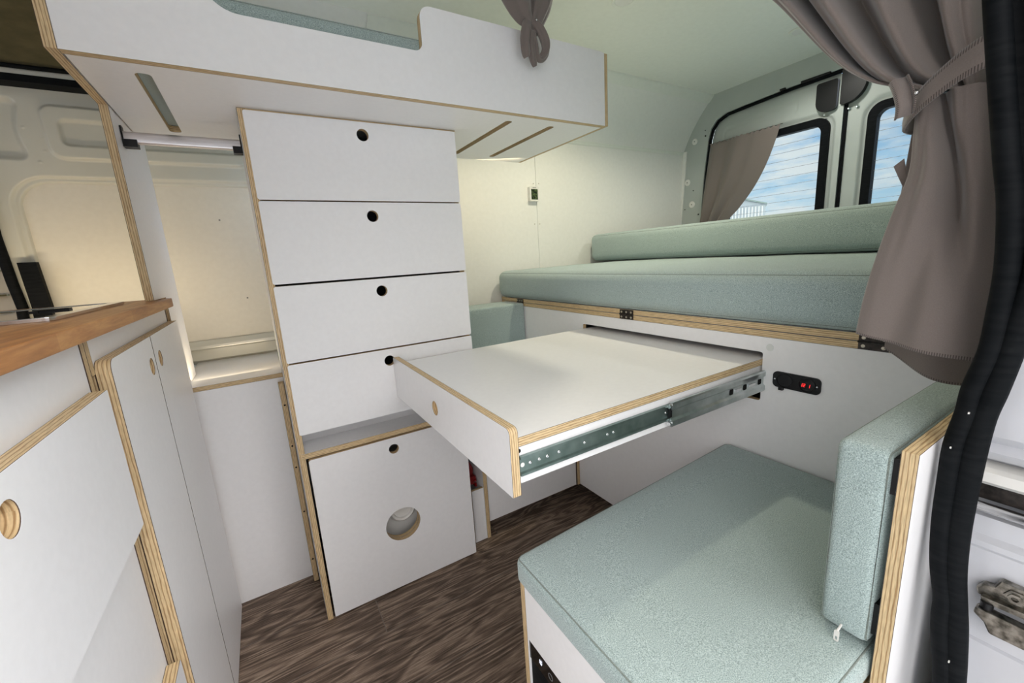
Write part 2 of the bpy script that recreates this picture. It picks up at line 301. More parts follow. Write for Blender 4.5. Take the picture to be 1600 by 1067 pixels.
def panel(name, axis, t0, t1, outline, holes=(), parent=None, mats=('white', 'ply'), bevel=0.0, **k):
    bm = prism(bmesh.new(), axis, t0, t1, outline, holes)
    o = mk(name, bm, mats, parent, **k)
    if bevel:
        md = o.modifiers.new('bevel', 'BEVEL'); md.width = bevel; md.segments = 2; md.limit_method = 'ANGLE'; md.angle_limit = 0.9; md.material = -1
    return o
def abox(bm, x0, x1, y0, y1, z0, z1, mi=0):
    vs = [bm.verts.new((x, y, z)) for x in (x0, x1) for y in (y0, y1) for z in (z0, z1)]
    for q in ((0, 1, 3, 2), (4, 6, 7, 5), (0, 4, 5, 1), (2, 3, 7, 6), (0, 2, 6, 4), (1, 5, 7, 3)):
        f = bm.faces.new([vs[i] for i in q]); f.material_index = mi
    return bm
def box(name, x0, x1, y0, y1, z0, z1, m, parent=None, bevel=0.0, **k):
    o = mk(name, abox(bmesh.new(), x0, x1, y0, y1, z0, z1), m, parent, **k)
    if bevel:
        md = o.modifiers.new('bevel', 'BEVEL'); md.width = bevel; md.segments = 3
        for p in o.data.polygons: p.use_smooth = False
    return o
def tube(bm, pts, r, n=10, closed=False, mi=0, up=Vector((0, 0, 1)), flat=1.0):
    pts = [Vector(p) for p in pts]; m = len(pts); rings = []
    rs = r if isinstance(r, (list, tuple)) else [r] * m
    for i, p in enumerate(pts):
        a = pts[(i - 1) % m] if (closed or i > 0) else pts[i]; b = pts[(i + 1) % m] if (closed or i < m - 1) else pts[i]
        t = (b - a).normalized(); u = t.cross(up)
        if u.length < 1e-4: u = t.cross(Vector((1, 0, 0)))
        u.normalize(); v = u.cross(t)
        rings.append([bm.verts.new(p + u * rs[i] * math.cos(2 * PI * j / n) + v * rs[i] * flat * math.sin(2 * PI * j / n)) for j in range(n)])
    for i in range(m if closed else m - 1):
        A = rings[i]; B = rings[(i + 1) % m]
        for j in range(n): f = bm.faces.new((A[j], A[(j + 1) % n], B[(j + 1) % n], B[j])); f.material_index = mi
    if not closed:
        for g in (rings[0], rings[-1]): bm.faces.new(g).material_index = mi
    return bm
def cyl(bm, p0, p1, r, n=20, mi=0): return tube(bm, [p0, p1], r, n, mi=mi)
def lathe(bm, c, axis, prof, n=28, mi=0):
    """prof: list of (radius, offset along axis)"""
    i, j, k = AX[axis]; rings = []
    for r, h in prof:
        ring = []
        for q in range(n):
            v = [0, 0, 0]; v[i] = c[i] + h; v[j] = c[j] + r * math.cos(2 * PI * q / n); v[k] = c[k] + r * math.sin(2 * PI * q / n); ring.append(bm.verts.new(v))
        rings.append(ring)
    for a, b in zip(rings, rings[1:]):
        for q in range(n): bm.faces.new((a[q], a[(q + 1) % n], b[(q + 1) % n], b[q])).material_index = mi
    for g in (rings[0], rings[-1]): bm.faces.new(g).material_index = mi
    return bm
def sheet(bm, fn, nu, nv, uvfn=None, thick=0.0):
    uvl = bm.loops.layers.uv.verify(); g = [[bm.verts.new(fn(i / nu, j / nv)) for j in range(nv + 1)] for i in range(nu + 1)]
    for i in range(nu):
        for j in range(nv):
            f = bm.faces.new((g[i][j], g[i + 1][j], g[i + 1][j + 1], g[i][j + 1]))
            if uvfn:
                for lp, (a, b) in zip(f.loops, ((i, j), (i + 1, j), (i + 1, j + 1), (i, j + 1))): lp[uvl].uv = uvfn(a / nu, b / nv)
    return bm
def lerp(a, b, t): return a + (b - a) * t
def smooth(t): t = max(0.0, min(1.0, t)); return t * t * (3 - 2 * t)
def curve(pts, t):
    """Catmull-Rom through pts (list of tuples)"""
    n = len(pts) - 1; f = max(0, min(n - 1e-6, t * n)); i = int(f); u = f - i
    p = [Vector(pts[max(0, min(n, i + k))]) for k in (-1, 0, 1, 2)]
    return 0.5 * ((2 * p[1]) + (p[2] - p[0]) * u + (2 * p[0] - 5 * p[1] + 4 * p[2] - p[3]) * u * u + (3 * p[1] - p[0] - 3 * p[2] + p[3]) * u ** 3)

def cushion(name, corners, z0, z1, r, label, cat, puff=0.006, n=14, seams=('top', 'bottom'), group=None, wrinkle=0.0, side_puff=0.004, m='fabric'):
    """corners: 4 (x,y) counter-clockwise from (xmin,ymin); rounded padded block with sewn seams"""
    cx = sum(c[0] for c in corners) / 4; cy = sum(c[1] for c in corners) / 4
    root = thing(name, (cx, cy, z0), label, cat, group)
    lx = (Vector(corners[1]) - Vector(corners[0])).length; ly = (Vector(corners[3]) - Vector(corners[0])).length; lz = z1 - z0
    bm = bmesh.new()
    def axis_t(L):
        base = [0, 0.12, 0.35, 0.65, 1.0]; k = [r * b for b in base]; m_ = max(2, int((L - 2 * r) / 0.025))
        return k[:-1] + [r + (L - 2 * r) * i / m_ for i in range(m_ + 1)] + [L - q for q in reversed(k[:-1])]
    X = axis_t(lx); Y = axis_t(ly); Z = axis_t(lz)
    def place(x, y, z):
        c = Vector((min(max(x, r), lx - r), min(max(y, r), ly - r), min(max(z, r), lz - r))); d = Vector((x, y, z)) - c
        if d.length > 1e-9:
            mx = max(abs(d.x), abs(d.y), abs(d.z)); d = d.normalized() * mx
        p = c + d; u = 2 * x / lx - 1; v = 2 * y / ly - 1; w = 2 * z / lz - 1
        if z >= lz - 1e-6: p.z += puff * (1 - u ** 4) * (1 - v ** 4)
        if z <= 1e-6: pass
        q = side_puff * (1 - w * w)
        if x <= 1e-6: p.x -= q * (1 - v ** 4)
        if x >= lx - 1e-6: p.x += q * (1 - v ** 4)
        if y <= 1e-6: p.y -= q * (1 - u ** 4)
        if y >= ly - 1e-6: p.y += q * (1 - u ** 4)
        if wrinkle and w > -0.2:
            p.z += wrinkle * math.sin(p.x * 31 + 3 * math.sin(p.y * 5)) * math.sin(p.y * 9 + 1.3) * (1 - abs(u) ** 6) * (1 - abs(v) ** 6)
        s, t = p.x / lx, p.y / ly
        c0, c1, c2, c3 = corners
        gx = (1 - s) * (1 - t) * c0[0] + s * (1 - t) * c1[0] + s * t * c2[0] + (1 - s) * t * c3[0]
        gy = (1 - s) * (1 - t) * c0[1] + s * (1 - t) * c1[1] + s * t * c2[1] + (1 - s) * t * c3[1]
        return Vector((gx, gy, z0 + p.z))
    cache = {}
    def V(i, j, k):
        key = (i, j, k)
        if key not in cache: cache[key] = bm.verts.new(place(X[i], Y[j], Z[k]))
        return cache[key]
    nx, ny, nz = len(X) - 1, len(Y) - 1, len(Z) - 1
    for i in range(nx):
        for j in range(ny):
            for k in (0, nz): bm.faces.new((V(i, j, k), V(i + 1, j, k), V(i + 1, j + 1, k), V(i, j + 1, k)))
    for i in range(nx):
        for k in range(nz):
            for j in (0, ny): bm.faces.new((V(i, j, k), V(i + 1, j, k), V(i + 1, j, k + 1), V(i, j, k + 1)))
    for j in range(ny):
        for k in range(nz):
            for i in (0, nx): bm.faces.new((V(i, j, k), V(i, j + 1, k), V(i, j + 1, k + 1), V(i, j, k + 1)))
    body = mk('cover', bm, m, root, smooth=True)
    def loop_at(kind):
        pts = []; e = r * 0.30; N_ = 10
        if kind in ('top', 'bottom'):
            zz = lz - e if kind == 'top' else e
            o = rr(e, e, lx - e, ly - e, r * 0.75, 5)
            q = []
            for a, b in zip(o, o[1:] + o[:1]):
                m_ = max(1, int(math.hypot(b[0] - a[0], b[1] - a[1]) / 0.03))
                q += [(lerp(a[0], b[0], t / m_), lerp(a[1], b[1], t / m_)) for t in range(m_)]
            for a, b in q:
                s, t = a / lx, b / ly; c0, c1, c2, c3 = corners
                pts.append(((1 - s) * (1 - t) * c0[0] + s * (1 - t) * c1[0] + s * t * c2[0] + (1 - s) * t * c3[0],
                            (1 - s) * (1 - t) * c0[1] + s * (1 - t) * c1[1] + s * t * c2[1] + (1 - s) * t * c3[1], z0 + zz))
        elif kind in ('front', 'back'):      # loops around the y faces (upright cushions)
            yy = ly - e if kind == 'front' else e
            o = rr(e, e, lx - e, lz - e, r * 0.75, 5)
            for a, b in o: 
                s, t = a / lx, yy / ly; c0, c1, c2, c3 = corners
                pts.append(((1 - s) * (1 - t) * c0[0] + s * (1 - t) * c1[0] + s * t * c2[0] + (1 - s) * t * c3[0],
                            (1 - s) * (1 - t) * c0[1] + s * (1 - t) * c1[1] + s * t * c2[1] + (1 - s) * t * c3[1], z0 + b))
        return pts
    for s in seams:
        b2 = tube(bmesh.new(), loop_at(s), 0.0013, 6, closed=True); mk('seam', b2, 'piping', root, smooth=True)
    return root
def screw(bm, p, axis, r=0.004, h=0.0015, n=12):
    return lathe(bm, p, axis, [(r, 0), (r * 0.95, h * 0.6), (r * 0.6, h), (r * 0.25, h * 0.9), (r * 0.2, h * 0.4)], n)
def each(name, items, fn, m, parent, **k):
    for it in items: mk(name, fn(bmesh.new(), *it), m, parent, **k)
def hole(bm, p, axis, r, h): return lathe(bm, p, axis, [(r, 0), (r, h)], 12)
def text_obj(name, body, size, loc, rot, m, parent, sx=1.0):
    cu = bpy.data.curves.new(name, 'FONT'); cu.body = body; cu.size = size; cu.extrude = 0.0003; cu.align_x = 'CENTER'; cu.align_y = 'CENTER'
    ob = bpy.data.objects.new(name, cu); COL.objects.link(ob)
    dg = bpy.context.evaluated_depsgraph_get(); me = bpy.data.meshes.new_from_object(ob.evaluated_get(dg)); bpy.data.objects.remove(ob)
    mw = Matrix.Translation(Vector(loc)) @ rot.to_4x4() @ Matrix.Diagonal((sx, 1, 1, 1))
    bm = bmesh.new(); bm.from_mesh(me); bmesh.ops.transform(bm, matrix=mw, verts=bm.verts)
    return mk(name, bm, m, parent)
SEG = {'1': 'bc', '2': 'abged', '.': '', '6': 'afgedc', 'G': ''}
def seven(name, s, size, at, ux, uz, nrm, m, parent):
    """seven-segment digits: at = lower-left, ux / uz unit vectors"""
    bm = bmesh.new(); w = size * 0.5; th = size * 0.13; x = 0.0
    at = Vector(at); ux = Vector(ux); uz = Vector(uz); nrm = Vector(nrm)
    def bar(x0, z0, x1, z1):
        vs = []
        for d in (0, 0.0006):
            for a, b in ((x0, z0), (x1, z0), (x1, z1), (x0, z1)): vs.append(bm.verts.new(at + ux * (a + 0.12 * b) + uz * b + nrm * d))
        for q in ((0, 1, 2, 3), (4, 5, 6, 7), (0, 1, 5, 4), (1, 2, 6, 5), (2, 3, 7, 6), (3, 0, 4, 7)): bm.faces.new([vs[i] for i in q])
    for ch in s:
        if ch == ' ': x += w * 1.1; continue
        if ch == '.': bar(x, 0, x + th, th); x += th * 2; continue
        g = SEG[ch]; h = size
        if 'a' in g: bar(x, h - th, x + w, h)
        if 'g' in g: bar(x, h / 2 - th / 2, x + w, h / 2 + th / 2)
        if 'd' in g: bar(x, 0, x + w, th)
        if 'b' in g: bar(x + w - th, h / 2, x + w, h)
        if 'c' in g: bar(x + w - th, 0, x + w, h / 2)
        if 'f' in g: bar(x, h / 2, x + th, h)
        if 'e' in g: bar(x, 0, x + th, h / 2)
        x += w * 1.45
    return mk(name, bm, m, parent)

# ================================================================== THE SETTING
YW, YC, XR, ZC = 1.77, 1.75, 2.39, 1.817
def struct(name, bm, m, **k): return mk(name, bm, m, kind='structure', origin=(0, 0, 0), **k)
struct('floor', abox(bmesh.new(), -1.7, 2.42, -0.02, 1.95, -0.02, 0.0), 'floor')
struct('ground', abox(bmesh.new(), -60, 120, -60, 60, -0.6, -0.55), 'ground')
# ceiling: flat with a soft fold down at the far side and over the rear doors
bm = bmesh.new()
prof = [(-0.02, ZC + 0.02), (1.50, ZC + 0.02), (1.60, ZC), (1.60, ZC - 0.002), (1.575, ZC), (0.30, ZC), (0.18, ZC - 0.03), (-0.02, ZC - 0.03)]
prism(bm, 'x', -1.7, 2.445, [(-0.02, ZC + 0.03), (1.62, ZC + 0.03), (1.62, ZC - 0.002), (1.575, ZC), (0.32, ZC), (0.20, ZC - 0.035), (-0.02, ZC - 0.035)], mside=0)
struct('ceiling', bm, 'ceil')
# far side wall, behind the bed: lower board, trim, leaning upper board, ceiling trim
bm = bmesh.new(); abox(bm, 0.45, 1.2425, YW, YW + 0.012, 0.0, 1.545); abox(bm, 1.2445, 2.372, YW, YW + 0.012, 0.0, 1.545)
for x in (1.239, 1.266, 1.222, 1.243):
    pass
wl = struct('wall_left', bm, 'wall')
each('screw', [(Vector((x, YW - 0.0015, z)), 'y', 0.0028, 0.0012, 10) for x, z in ((1.228, 1.332), (1.26, 1.333), (1.225, 1.139), (1.256, 1.139))], screw, 'screw', wl)
def lean(z):    # inner face of the leaning board
    t = (z - 1.545) / (ZC - 1.545); return lerp(YW - 0.002, 1.575, t) + 0.022 * math.sin(PI * t)
bm = bmesh.new()
sheet(bm, lambda u, v: Vector((lerp(-0.2, 2.40, u), lean(lerp(1.545, ZC, v)), lerp(1.545, ZC, v))), 8, 14)
struct('wall_left_upper', bm, 'wall', smooth=True)
def ztrim(name, z0, z1, d, x0, x1):
    b = bmesh.new()
    def f(u, v):
        z = lerp(z0, z1, v); return Vector((lerp(x0, x1, u), (lean(z) if z > 1.546 else YW) - d * math.sin(PI * min(1, max(0, v * 1.0))) ** 0.3 if 0 < v < 1 else (lean(z) if z > 1.546 else YW), z))
    sheet(b, f, 4, 8); return struct(name, b, 'ceil', smooth=True)
ztrim('trim_1', 1.532, 1.552, 0.006, 0.5, 2.375)
ztrim('trim_2', ZC - 0.038, ZC - 0.001, 0.006, 0.45, 2.372)

# cab-side body panel (pressed steel) as a relief
def sd_rr(x, z, x0, z0, x1, z1, r):
    cx, cz, hx, hz = (x0 + x1) / 2, (z0 + z1) / 2, (x1 - x0) / 2 - r, (z1 - z0) / 2 - r
    dx, dz = abs(x - cx) - hx, abs(z - cz) - hz
    return math.hypot(max(dx, 0), max(dz, 0)) + min(max(dx, dz), 0) - r
def step(d, w): return smooth(0.5 - d / w)     # 1 inside, 0 outside
def body_y(x, z):
    sl = 0.12 * (z - 1.29) * (1 if z < 1.29 else 0)            # frame leans a little
    xs = x - sl * 0
    d = sd_rr(xs, z, -0.556, 0.735, 1.2, 1.291, 0.085)
    y = YC + 0.009 * step(d, 0.009)
    y += 0.012 * step(sd_rr(xs, z, -0.541, 0.755, 1.2, 1.278, 0.075), 0.005)
    d2 = sd_rr(x, z, -0.452 + 0.13 * (1.48 - z) * 0.3, 1.341, 0.030, 1.482, 0.03)
    y -= 0.011 * step(d2, 0.011)
    y += 0.011 * step(sd_rr(x, z, -0.415, 1.378, 0.2, 1.445, 0.015), 0.010)
    d3 = sd_rr(x, z, -0.70, 1.340, -0.497 - 0.012 * math.sin((z - 1.34) / 0.14 * PI), 1.490, 0.02)
    y += 0.014 * step(d3, 0.018)
    for bx, bz in ((-0.455, 1.395), (-0.475, 1.33), (-0.49, 1.42), (-0.3, 1.31), (-0.46, 1.36)): y -= 0.002 * math.exp(-((x - bx) ** 2 + (z - bz) ** 2) / 0.00001)
    return y
bm = bmesh.new()
sheet(bm, lambda u, v: Vector((lerp(-0.60, 0.10, u), body_y(lerp(-0.60, 0.10, u), lerp(0.74, 1.525, v)), lerp(0.74, 1.525, v))), 330, 370)
bw = struct('wall_left_body', bm, 'paint', smooth=True)
bm = prism(bmesh.new(), 'y', YC + 0.0185, YC + 0.024, rr(-0.545, 0.765, 0.46, 1.281, [0.0, 0.0, 0.0, 0.078]), mside=0)
st = struct('trim_3', bm, 'insert')
each('screw', [(Vector((-0.083, YC + 0.0165, 1.17)), 'y', 0.003, 0.001, 8), (Vector((-0.045, YC + 0.0165, 0.90)), 'y', 0.003, 0.001, 8)], screw, 'oldsteel', st)
# sill below the cab-side panel
bm = bmesh.new(); pr = [(1.772, 0.768), (1.752, 0.766), (1.735, 0.752), (1.735, 0.742), (1.757, 0.735), (1.757, 0.700), (1.80, 0.68), (1.80, 0.768)]
prism(bm, 'x', -0.6, 0.46, pr, mside=0); struct('trim_4', bm, 'paint')
struct('wall_left_base', abox(bmesh.new(), -1.7, 0.46, 1.86, 1.90, 0.0, 0.78), 'paint')
# black weather strip, header and overcab lining above the cab side
bm = bmesh.new(); abox(bm, -1.7, 0.0, 1.70, 1.752, 1.522, 1.540); mk('trim_5', bm, 'rubber', kind='structure', origin=(0, 0, 0))
bm = bmesh.new()
pts = [Vector((lerp(-1.7, -0.30, t), 1.702 - 0.0 * t, 1.563 - 0.004 * math.sin(t * 9))) for t in [i / 12 for i in range(13)]]
tube(bm, pts, 0.006, 8); mk('trim_6', bm, 'rubber', kind='structure', origin=(0, 0, 0), smooth=True)
bm = bmesh.new(); abox(bm, -1.7, -0.30, 1.708, 1.75, 1.540, 1.562); mk('trim_7', bm, 'paint', kind='structure', origin=(0, 0, 0))
bm = bmesh.new()
sheet(bm, lambda u, v: Vector((lerp(-1.7, -0.2, u), lerp(1.71, 1.55, v), lerp(1.562, 1.68, v) + 0.01 * math.sin(v * PI))), 4, 8)
struct('wall_left_header', bm, 'headliner', smooth=True)
bm = bmesh.new()
sheet(bm, lambda u, v: Vector((lerp(-1.7, -0.2, u), lerp(1.55, 1.40, v), lerp(1.68, ZC, v ** 0.7))), 4, 6)
struct('wall_left_cove', bm, 'beige', smooth=True)
# cab: driver door trim seen past the worktop, door seal, front bulkhead
cd = thing('door_3', (-1.1, 1.80, 0.0), None, None, kind='structure')
bm = bmesh.new(); sheet(bm, lambda u, v: Vector((lerp(-1.68, -0.60, u), 1.80 + 0.03 * math.sin(v * PI) * (1 - u), lerp(0.0, 1.5, v))), 10, 14); mk('door_trim', bm, 'beige', cd, smooth=True)
for z in (1.035, 0.965): box('trim_line', -0.75, -0.628, 1.782, 1.80, z, z + 0.005, 'headliner', cd)
bm = tube(bmesh.new(), [(-0.596, 1.742, 1.50), (-0.598, 1.742, 1.25), (-0.601, 1.742, 1.13), (-0.596, 1.742, 1.0), (-0.590, 1.742, 0.92), (-0.582, 1.742, 0.70)], 0.012, 12, up=Vector((1, 0, 0))); mk('trim_8', bm, 'rubber', kind='structure', origin=(0, 0, 0), smooth=True)
bm = bmesh.new(); prism(bm, 'y', 1.728, 1.747, [(-0.563, 0.72), (-0.520, 0.72), (-0.534, 1.055), (-0.572, 1.055)], mside=0)
mk('trim_9', bm, 'rubber', kind='structure', origin=(0, 0, 0))
bm = bmesh.new(); prism(bm, 'x', -1.72, -1.70, rect(-0.02, 0.0, 1.9, 1.84), [rr(0.25, 0.95, 1.65, 1.55, 0.08)], mside=0); struct('wall_front', bm, 'beige')
# near side wall (door side): behind the pillar and the cab part, the door opening stays open
bm = bmesh.new()
prism(bm, 'y', 0.085, 0.105, [(0.72, 0.0), (2.39, 0.0), (2.39, 1.79), (0.72, 1.79)], mside=0)
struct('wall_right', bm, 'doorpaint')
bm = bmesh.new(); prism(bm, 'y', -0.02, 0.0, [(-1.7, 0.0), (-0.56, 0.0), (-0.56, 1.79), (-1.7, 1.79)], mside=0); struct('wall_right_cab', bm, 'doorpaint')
bm = bmesh.new(); abox(bm, -0.56, 0.70, -0.02, 0.03, 1.62, 1.80); struct('wall_right_header', bm, 'doorpaint')  # unseen header, lower edge brought down to shade the bunk front

# rear door frame and doors
yc = 0.962
opening = [(1.645, 0.0), (1.640, 1.12), (1.622, 1.40), (1.604, 1.58), (1.588, 1.64), (1.555, 1.678), (1.50, 1.698), (1.40, 1.705), (1.18, 1.716), (yc, 1.720)]
opening += [(2 * yc - a, b) for a, b in reversed(opening[:-1])]
outer = [(1.88, -0.0), (1.80, 1.15), (1.765, 1.545), (1.70, 1.66), (1.628, 1.735), (1.572, 1.80), (1.57, 1.84), (0.0, 1.84), (0.0, 0.0)]
bm = prism(bmesh.new(), 'x', XR - 0.02, XR + 0.03, [(1.645, 0.0), (1.90, 0.0), (1.90, 1.90), (0.0, 1.90), (0.0, 0.0), (0.279, 0.0)] + list(reversed(opening))[1:-1], mside=0)
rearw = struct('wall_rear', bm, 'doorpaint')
for y, z, r in ((1.691, 1.595, 0.016), (1.735, 1.368, 0.017), (1.700, 1.233, 0.018)):
    mk('grommet', lathe(bmesh.new(), (XR - 0.02, y, z), 'x', [(r * 1.15, 0), (r, -0.003), (r * 0.3, -0.0035)], 20), 'plastic_white', rearw, smooth='auto')
for y, z, r in ((1.691, 1.595, 0.003), (1.735, 1.368, 0.003), (1.700, 1.233, 0.003), (1.620, 1.609, 0.0045), (1.622, 1.64, 0.003), (1.691, 1.315, 0.003), (1.748, 1.209, 0.003), (1.652, 1.17, 0.004)):
    mk('plug_hole', lathe(bmesh.new(), (XR - 0.0245, y, z), 'x', [(r, 0), (r, 0.003)], 10), 'black', rearw)
# wall edge strip next to the frame
struct('trim_10', prism(bmesh.new(), 'x', XR - 0.028, XR - 0.020, [(1.76, 0.0), (1.80, 0.0), (1.80, 1.15), (1.765, 1.55), (1.742, 1.55), (1.772, 1.10)], mside=0), 'wall')
# black seal round the door opening
pts = [(XR - 0.004, a - (0.006 if a > yc else -0.006), b - (0.006 if b > 1.6 else 0)) for a, b in opening]
mk('trim_11', tube(bmesh.new(), pts, 0.009, 10), 'rubber', kind='structure', origin=(0, 0, 0), smooth=True)

WZ0, WZ1 = 0.88, 1.545
def door_sheet(x0, y0, y1, z0, z1, wy0, wy1, wz0, wz1, wr, emb, side):
    ny, nz = 150, 190; b = bmesh.new(); g = {}
    for i in range(ny + 1):
        for j in range(nz + 1):
            y = lerp(y0, y1, i / ny); z = lerp(z0, z1, j / nz)
            d = sd_rr(y, z, wy0, wz0, wy1, wz1, wr)
            x = x0 + 0.010 * step(d - 0.018, 0.014)
            if emb:
                e = sd_rr(y, z - emb[4] * (y - emb[0]), emb[0], emb[1], emb[2], emb[3], 0.02); x += 0.0035 * math.exp(-(e / 0.004) ** 2)
            g[i, j] = (Vector((x, y, z)), d)
    vs = {}
    lim = side
    for i in range(ny):
        for j in range(nz):
            q = ((i, j), (i + 1, j), (i + 1, j + 1), (i, j + 1))
            if all(g[k][1] < -0.012 for k in q): continue
            c = sum((g[k][0] for k in q), Vector()) / 4
            if not lim(c.y, c.z): continue
            f = []
            for k in q:
                if k not in vs: vs[k] = b.verts.new(g[k][0])
                f.append(vs[k])
            b.faces.new(f)
    return b
def inside_open(y, z):
    yy = y if y > yc else 2 * yc - y; t = [(0.0, 1.640), (1.12, 1.634), (1.40, 1.616), (1.58, 1.596), (1.64, 1.58), (1.678, 1.548), (1.698, 1.49), (1.706, 1.40), (1.716, 1.18)]
    if z > 1.712: return False
    for (z0_, y0_), (z1_, y1_) in zip(t, t[1:]):
        if z0_ <= z <= z1_: return yy < lerp(y0_, y1_, (z - z0_) / (z1_ - z0_ + 1e-9))
    return yy < 1.2
def rear_door(name, x0, ya, yb, wy0, wy1, wz1, emb):
    root = thing(name, (x0, (ya + yb) / 2, 0.0), None, None, kind='structure')
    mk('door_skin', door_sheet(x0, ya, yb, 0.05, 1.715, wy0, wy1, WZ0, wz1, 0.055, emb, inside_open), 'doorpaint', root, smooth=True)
    ring = lambda g: rr(wy0 + g, WZ0 + g, wy1 - g, wz1 - g, max(0.02, 0.055 - g * 0.6), 8)
    rb = prism(bmesh.new(), 'x', x0 - 0.006, x0 + 0.03, ring(0.0), [ring(0.034)], mside=0); o = mk('window_rubber', rb, 'rubber', root)
    md = o.modifiers.new('bevel', 'BEVEL'); md.width = 0.006; md.segments = 3; md.limit_method = 'ANGLE'; md.angle_limit = 1.0
    mk('glass', prism(bmesh.new(), 'x', x0 + 0.018, x0 + 0.022, ring(0.026), mside=0), 'glass', root)
    z = WZ0 + 0.06
    while z < wz1 - 0.05:
        mk('heater_wire', tube(bmesh.new(), [(x0 + 0.0165, wy0 + 0.034, z), (x0 + 0.0165, wy1 - 0.034, z)], 0.0009, 5), 'oldsteel', root); z += 0.0405
    return root
d1 = rear_door('door_1', XR + 0.012, yc + 0.008, 1.64, 0.999, 1.52, 1.543, (1.150, 1.600, 1.525, 1.655, -0.105))
d2 = rear_door('door_2', XR + 0.006, 0.285, yc - 0.012, 0.40, 0.853, 1.543, None)
# meeting flange and lock covers
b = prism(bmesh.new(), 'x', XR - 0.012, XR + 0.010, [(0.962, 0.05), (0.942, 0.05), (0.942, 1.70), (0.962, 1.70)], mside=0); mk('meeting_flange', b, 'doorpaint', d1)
b = prism(bmesh.new(), 'x', XR - 0.004, XR + 0.008, [(0.942, 0.05), (0.930, 0.05), (0.930, 1.70), (0.942, 1.70)], mside=0); mk('rubber_edge', b, 'rubber', d1)
b = prism(bmesh.new(), 'x', XR - 0.006, XR + 0.014, rr(0.974, 1.560, 1.060, 1.690, [0.02, 0.045, 0.01, 0.01]), mside=0); o = mk('lock_cover', b, 'black', d1)
b = prism(bmesh.new(), 'x', XR - 0.022, XR + 0.012, rr(0.862, 1.567, 0.955, 1.722, [0.075, 0.01, 0.01, 0.01]), mside=0); mk('lock_cover', b, 'black', d2)
for dd, ys in ((d1, (1.02,)), (d2, (0.925, 0.895))):
    each('screw', [(Vector((XR - 0.001, y, 1.548)), 'x', 0.006, -0.004, 12) for y in ys], screw, 'steel', dd)
each('latch_plate', [(XR - 0.03, XR - 0.016, 1.0, 1.12, 1.712, 1.722), (XR - 0.03, XR - 0.016, 1.19, 1.215, 1.712, 1.720)], abox, 'black', rearw)

# door seal on the near pillar: two rubber beads on a web, seen from the open doorway
zs = [(0.0, 0.118, 0.062), (0.30, 0.098, 0.066), (0.44, 0.100, 0.072), (0.52, 0.110, 0.078), (0.56, 0.112, 0.083), (0.60, 0.119, 0.088), (0.65, 0.123, 0.0905), (0.70, 0.124, 0.0905),
      (0.75, 0.124, 0.0895), (0.79, 0.119, 0.0875), (0.82, 0.117, 0.083), (0.86, 0.110, 0.078), (0.90, 0.1085, 0.074), (0.95, 0.1085, 0.068), (1.01, 0.114, 0.066), (1.05, 0.121, 0.070), (1.13, 0.134, 0.082), (1.20, 0.145, 0.095), (1.4, 0.175, 0.128), (1.6, 0.205, 0.16), (1.75, 0.225, 0.18)]
XS = 0.632
pillar = thing('trim_12', (XS, 0.10, 0.0), None, None, kind='structure')
def sealpt(f, i): z, l, r_ = zs[i]; return (XS, f(l, r_), z)
def dens(p, k=4): return [curve(p, i / ((len(p) - 1) * k)) for i in range((len(p) - 1) * k + 1)]
A = dens([(XS, l - 0.0095, z) for z, l, r_ in zs]); B = dens([(XS + 0.004, r_ + 0.011, z) for z, l, r_ in zs])
mk('inner_bead', tube(bmesh.new(), A, 0.0095, 12, up=Vector((1, 0, 0))), 'rubber', pillar, smooth=True)
mk('outer_bead', tube(bmesh.new(), B, 0.011, 12, up=Vector((1, 0, 0))), 'rubber', pillar, smooth=True)
ZL = [(q[1] - 0.008, q[2] + 0.008, q[0]) for q in zs]
def webpt(u, v):
    q = curve(ZL, v); return Vector((XS + 0.002 + 0.006 * math.sin(u * PI), lerp(q.x, q.y, u), q.z))
b = bmesh.new(); sheet(b, webpt, 6, 80)
mk('web', b, 'rubber', pillar, smooth=True)
each('paint_fleck', [(XS - 0.0112, XS - 0.0088, y - 0.0006, y + 0.0006, z - 0.0009, z + 0.0009) for y, z in ((0.106, 0.795), (0.115, 0.752), (0.088, 0.49))], abox, 'plastic_white', pillar)
# painted jamb behind the seal with door rail, runner and latch
XJ = 0.68
b = bmesh.new()
jp = [(XJ + 0.03, 0.0), (XJ, 0.05), (XJ, 0.492), (XJ + 0.003, 0.4945), (XJ, 0.497), (XJ, 0.615), (XJ - 0.004, 0.620), (XJ - 0.004, 0.627), (XJ + 0.002, 0.633), (XJ + 0.004, 0.655), (XJ + 0.03, 0.665), (XJ + 0.03, 0.720), (XJ + 0.012, 0.724), (XJ + 0.004, 0.735),
      (XJ + 0.010, 0.745), (XJ - 0.004, 0.757), (XJ - 0.006, 0.80), (XJ, 0.84), (XJ + 0.004, 1.0), (XJ + 0.02, 1.79), (XJ + 0.06, 1.79), (XJ + 0.06, 0.0)]
prism(b, 'y', -0.12, 0.104, jp, mside=0)
struct('wall_right_jamb', b, 'jamb', smooth='auto')
rl = thing('door_runner', (XJ, 0.02, 0.66), 'bright white and steel runner rail crossing the white door jamb below the groove', 'rail')
b = prism(bmesh.new(), 'y', -0.12, 0.106, [(XJ + 0.002, 0.696), (XJ - 0.008, 0.703), (XJ - 0.006, 0.714), (XJ + 0.004, 0.716), (XJ + 0.028, 0.716), (XJ + 0.028, 0.696)], mside=0); mk('rail_lip', b, 'plastic_white', rl)
mk('rail_bar', tube(bmesh.new(), [(XJ - 0.001, -0.12, 0.6685), (XJ - 0.001, 0.106, 0.6685)], 0.0062, 14), 'chrome', rl, smooth=True)
mk('rail_slot', abox(bmesh.new(), XJ + 0.008, XJ + 0.027, -0.12, 0.106, 0.675, 0.6955), 'hinge', rl)
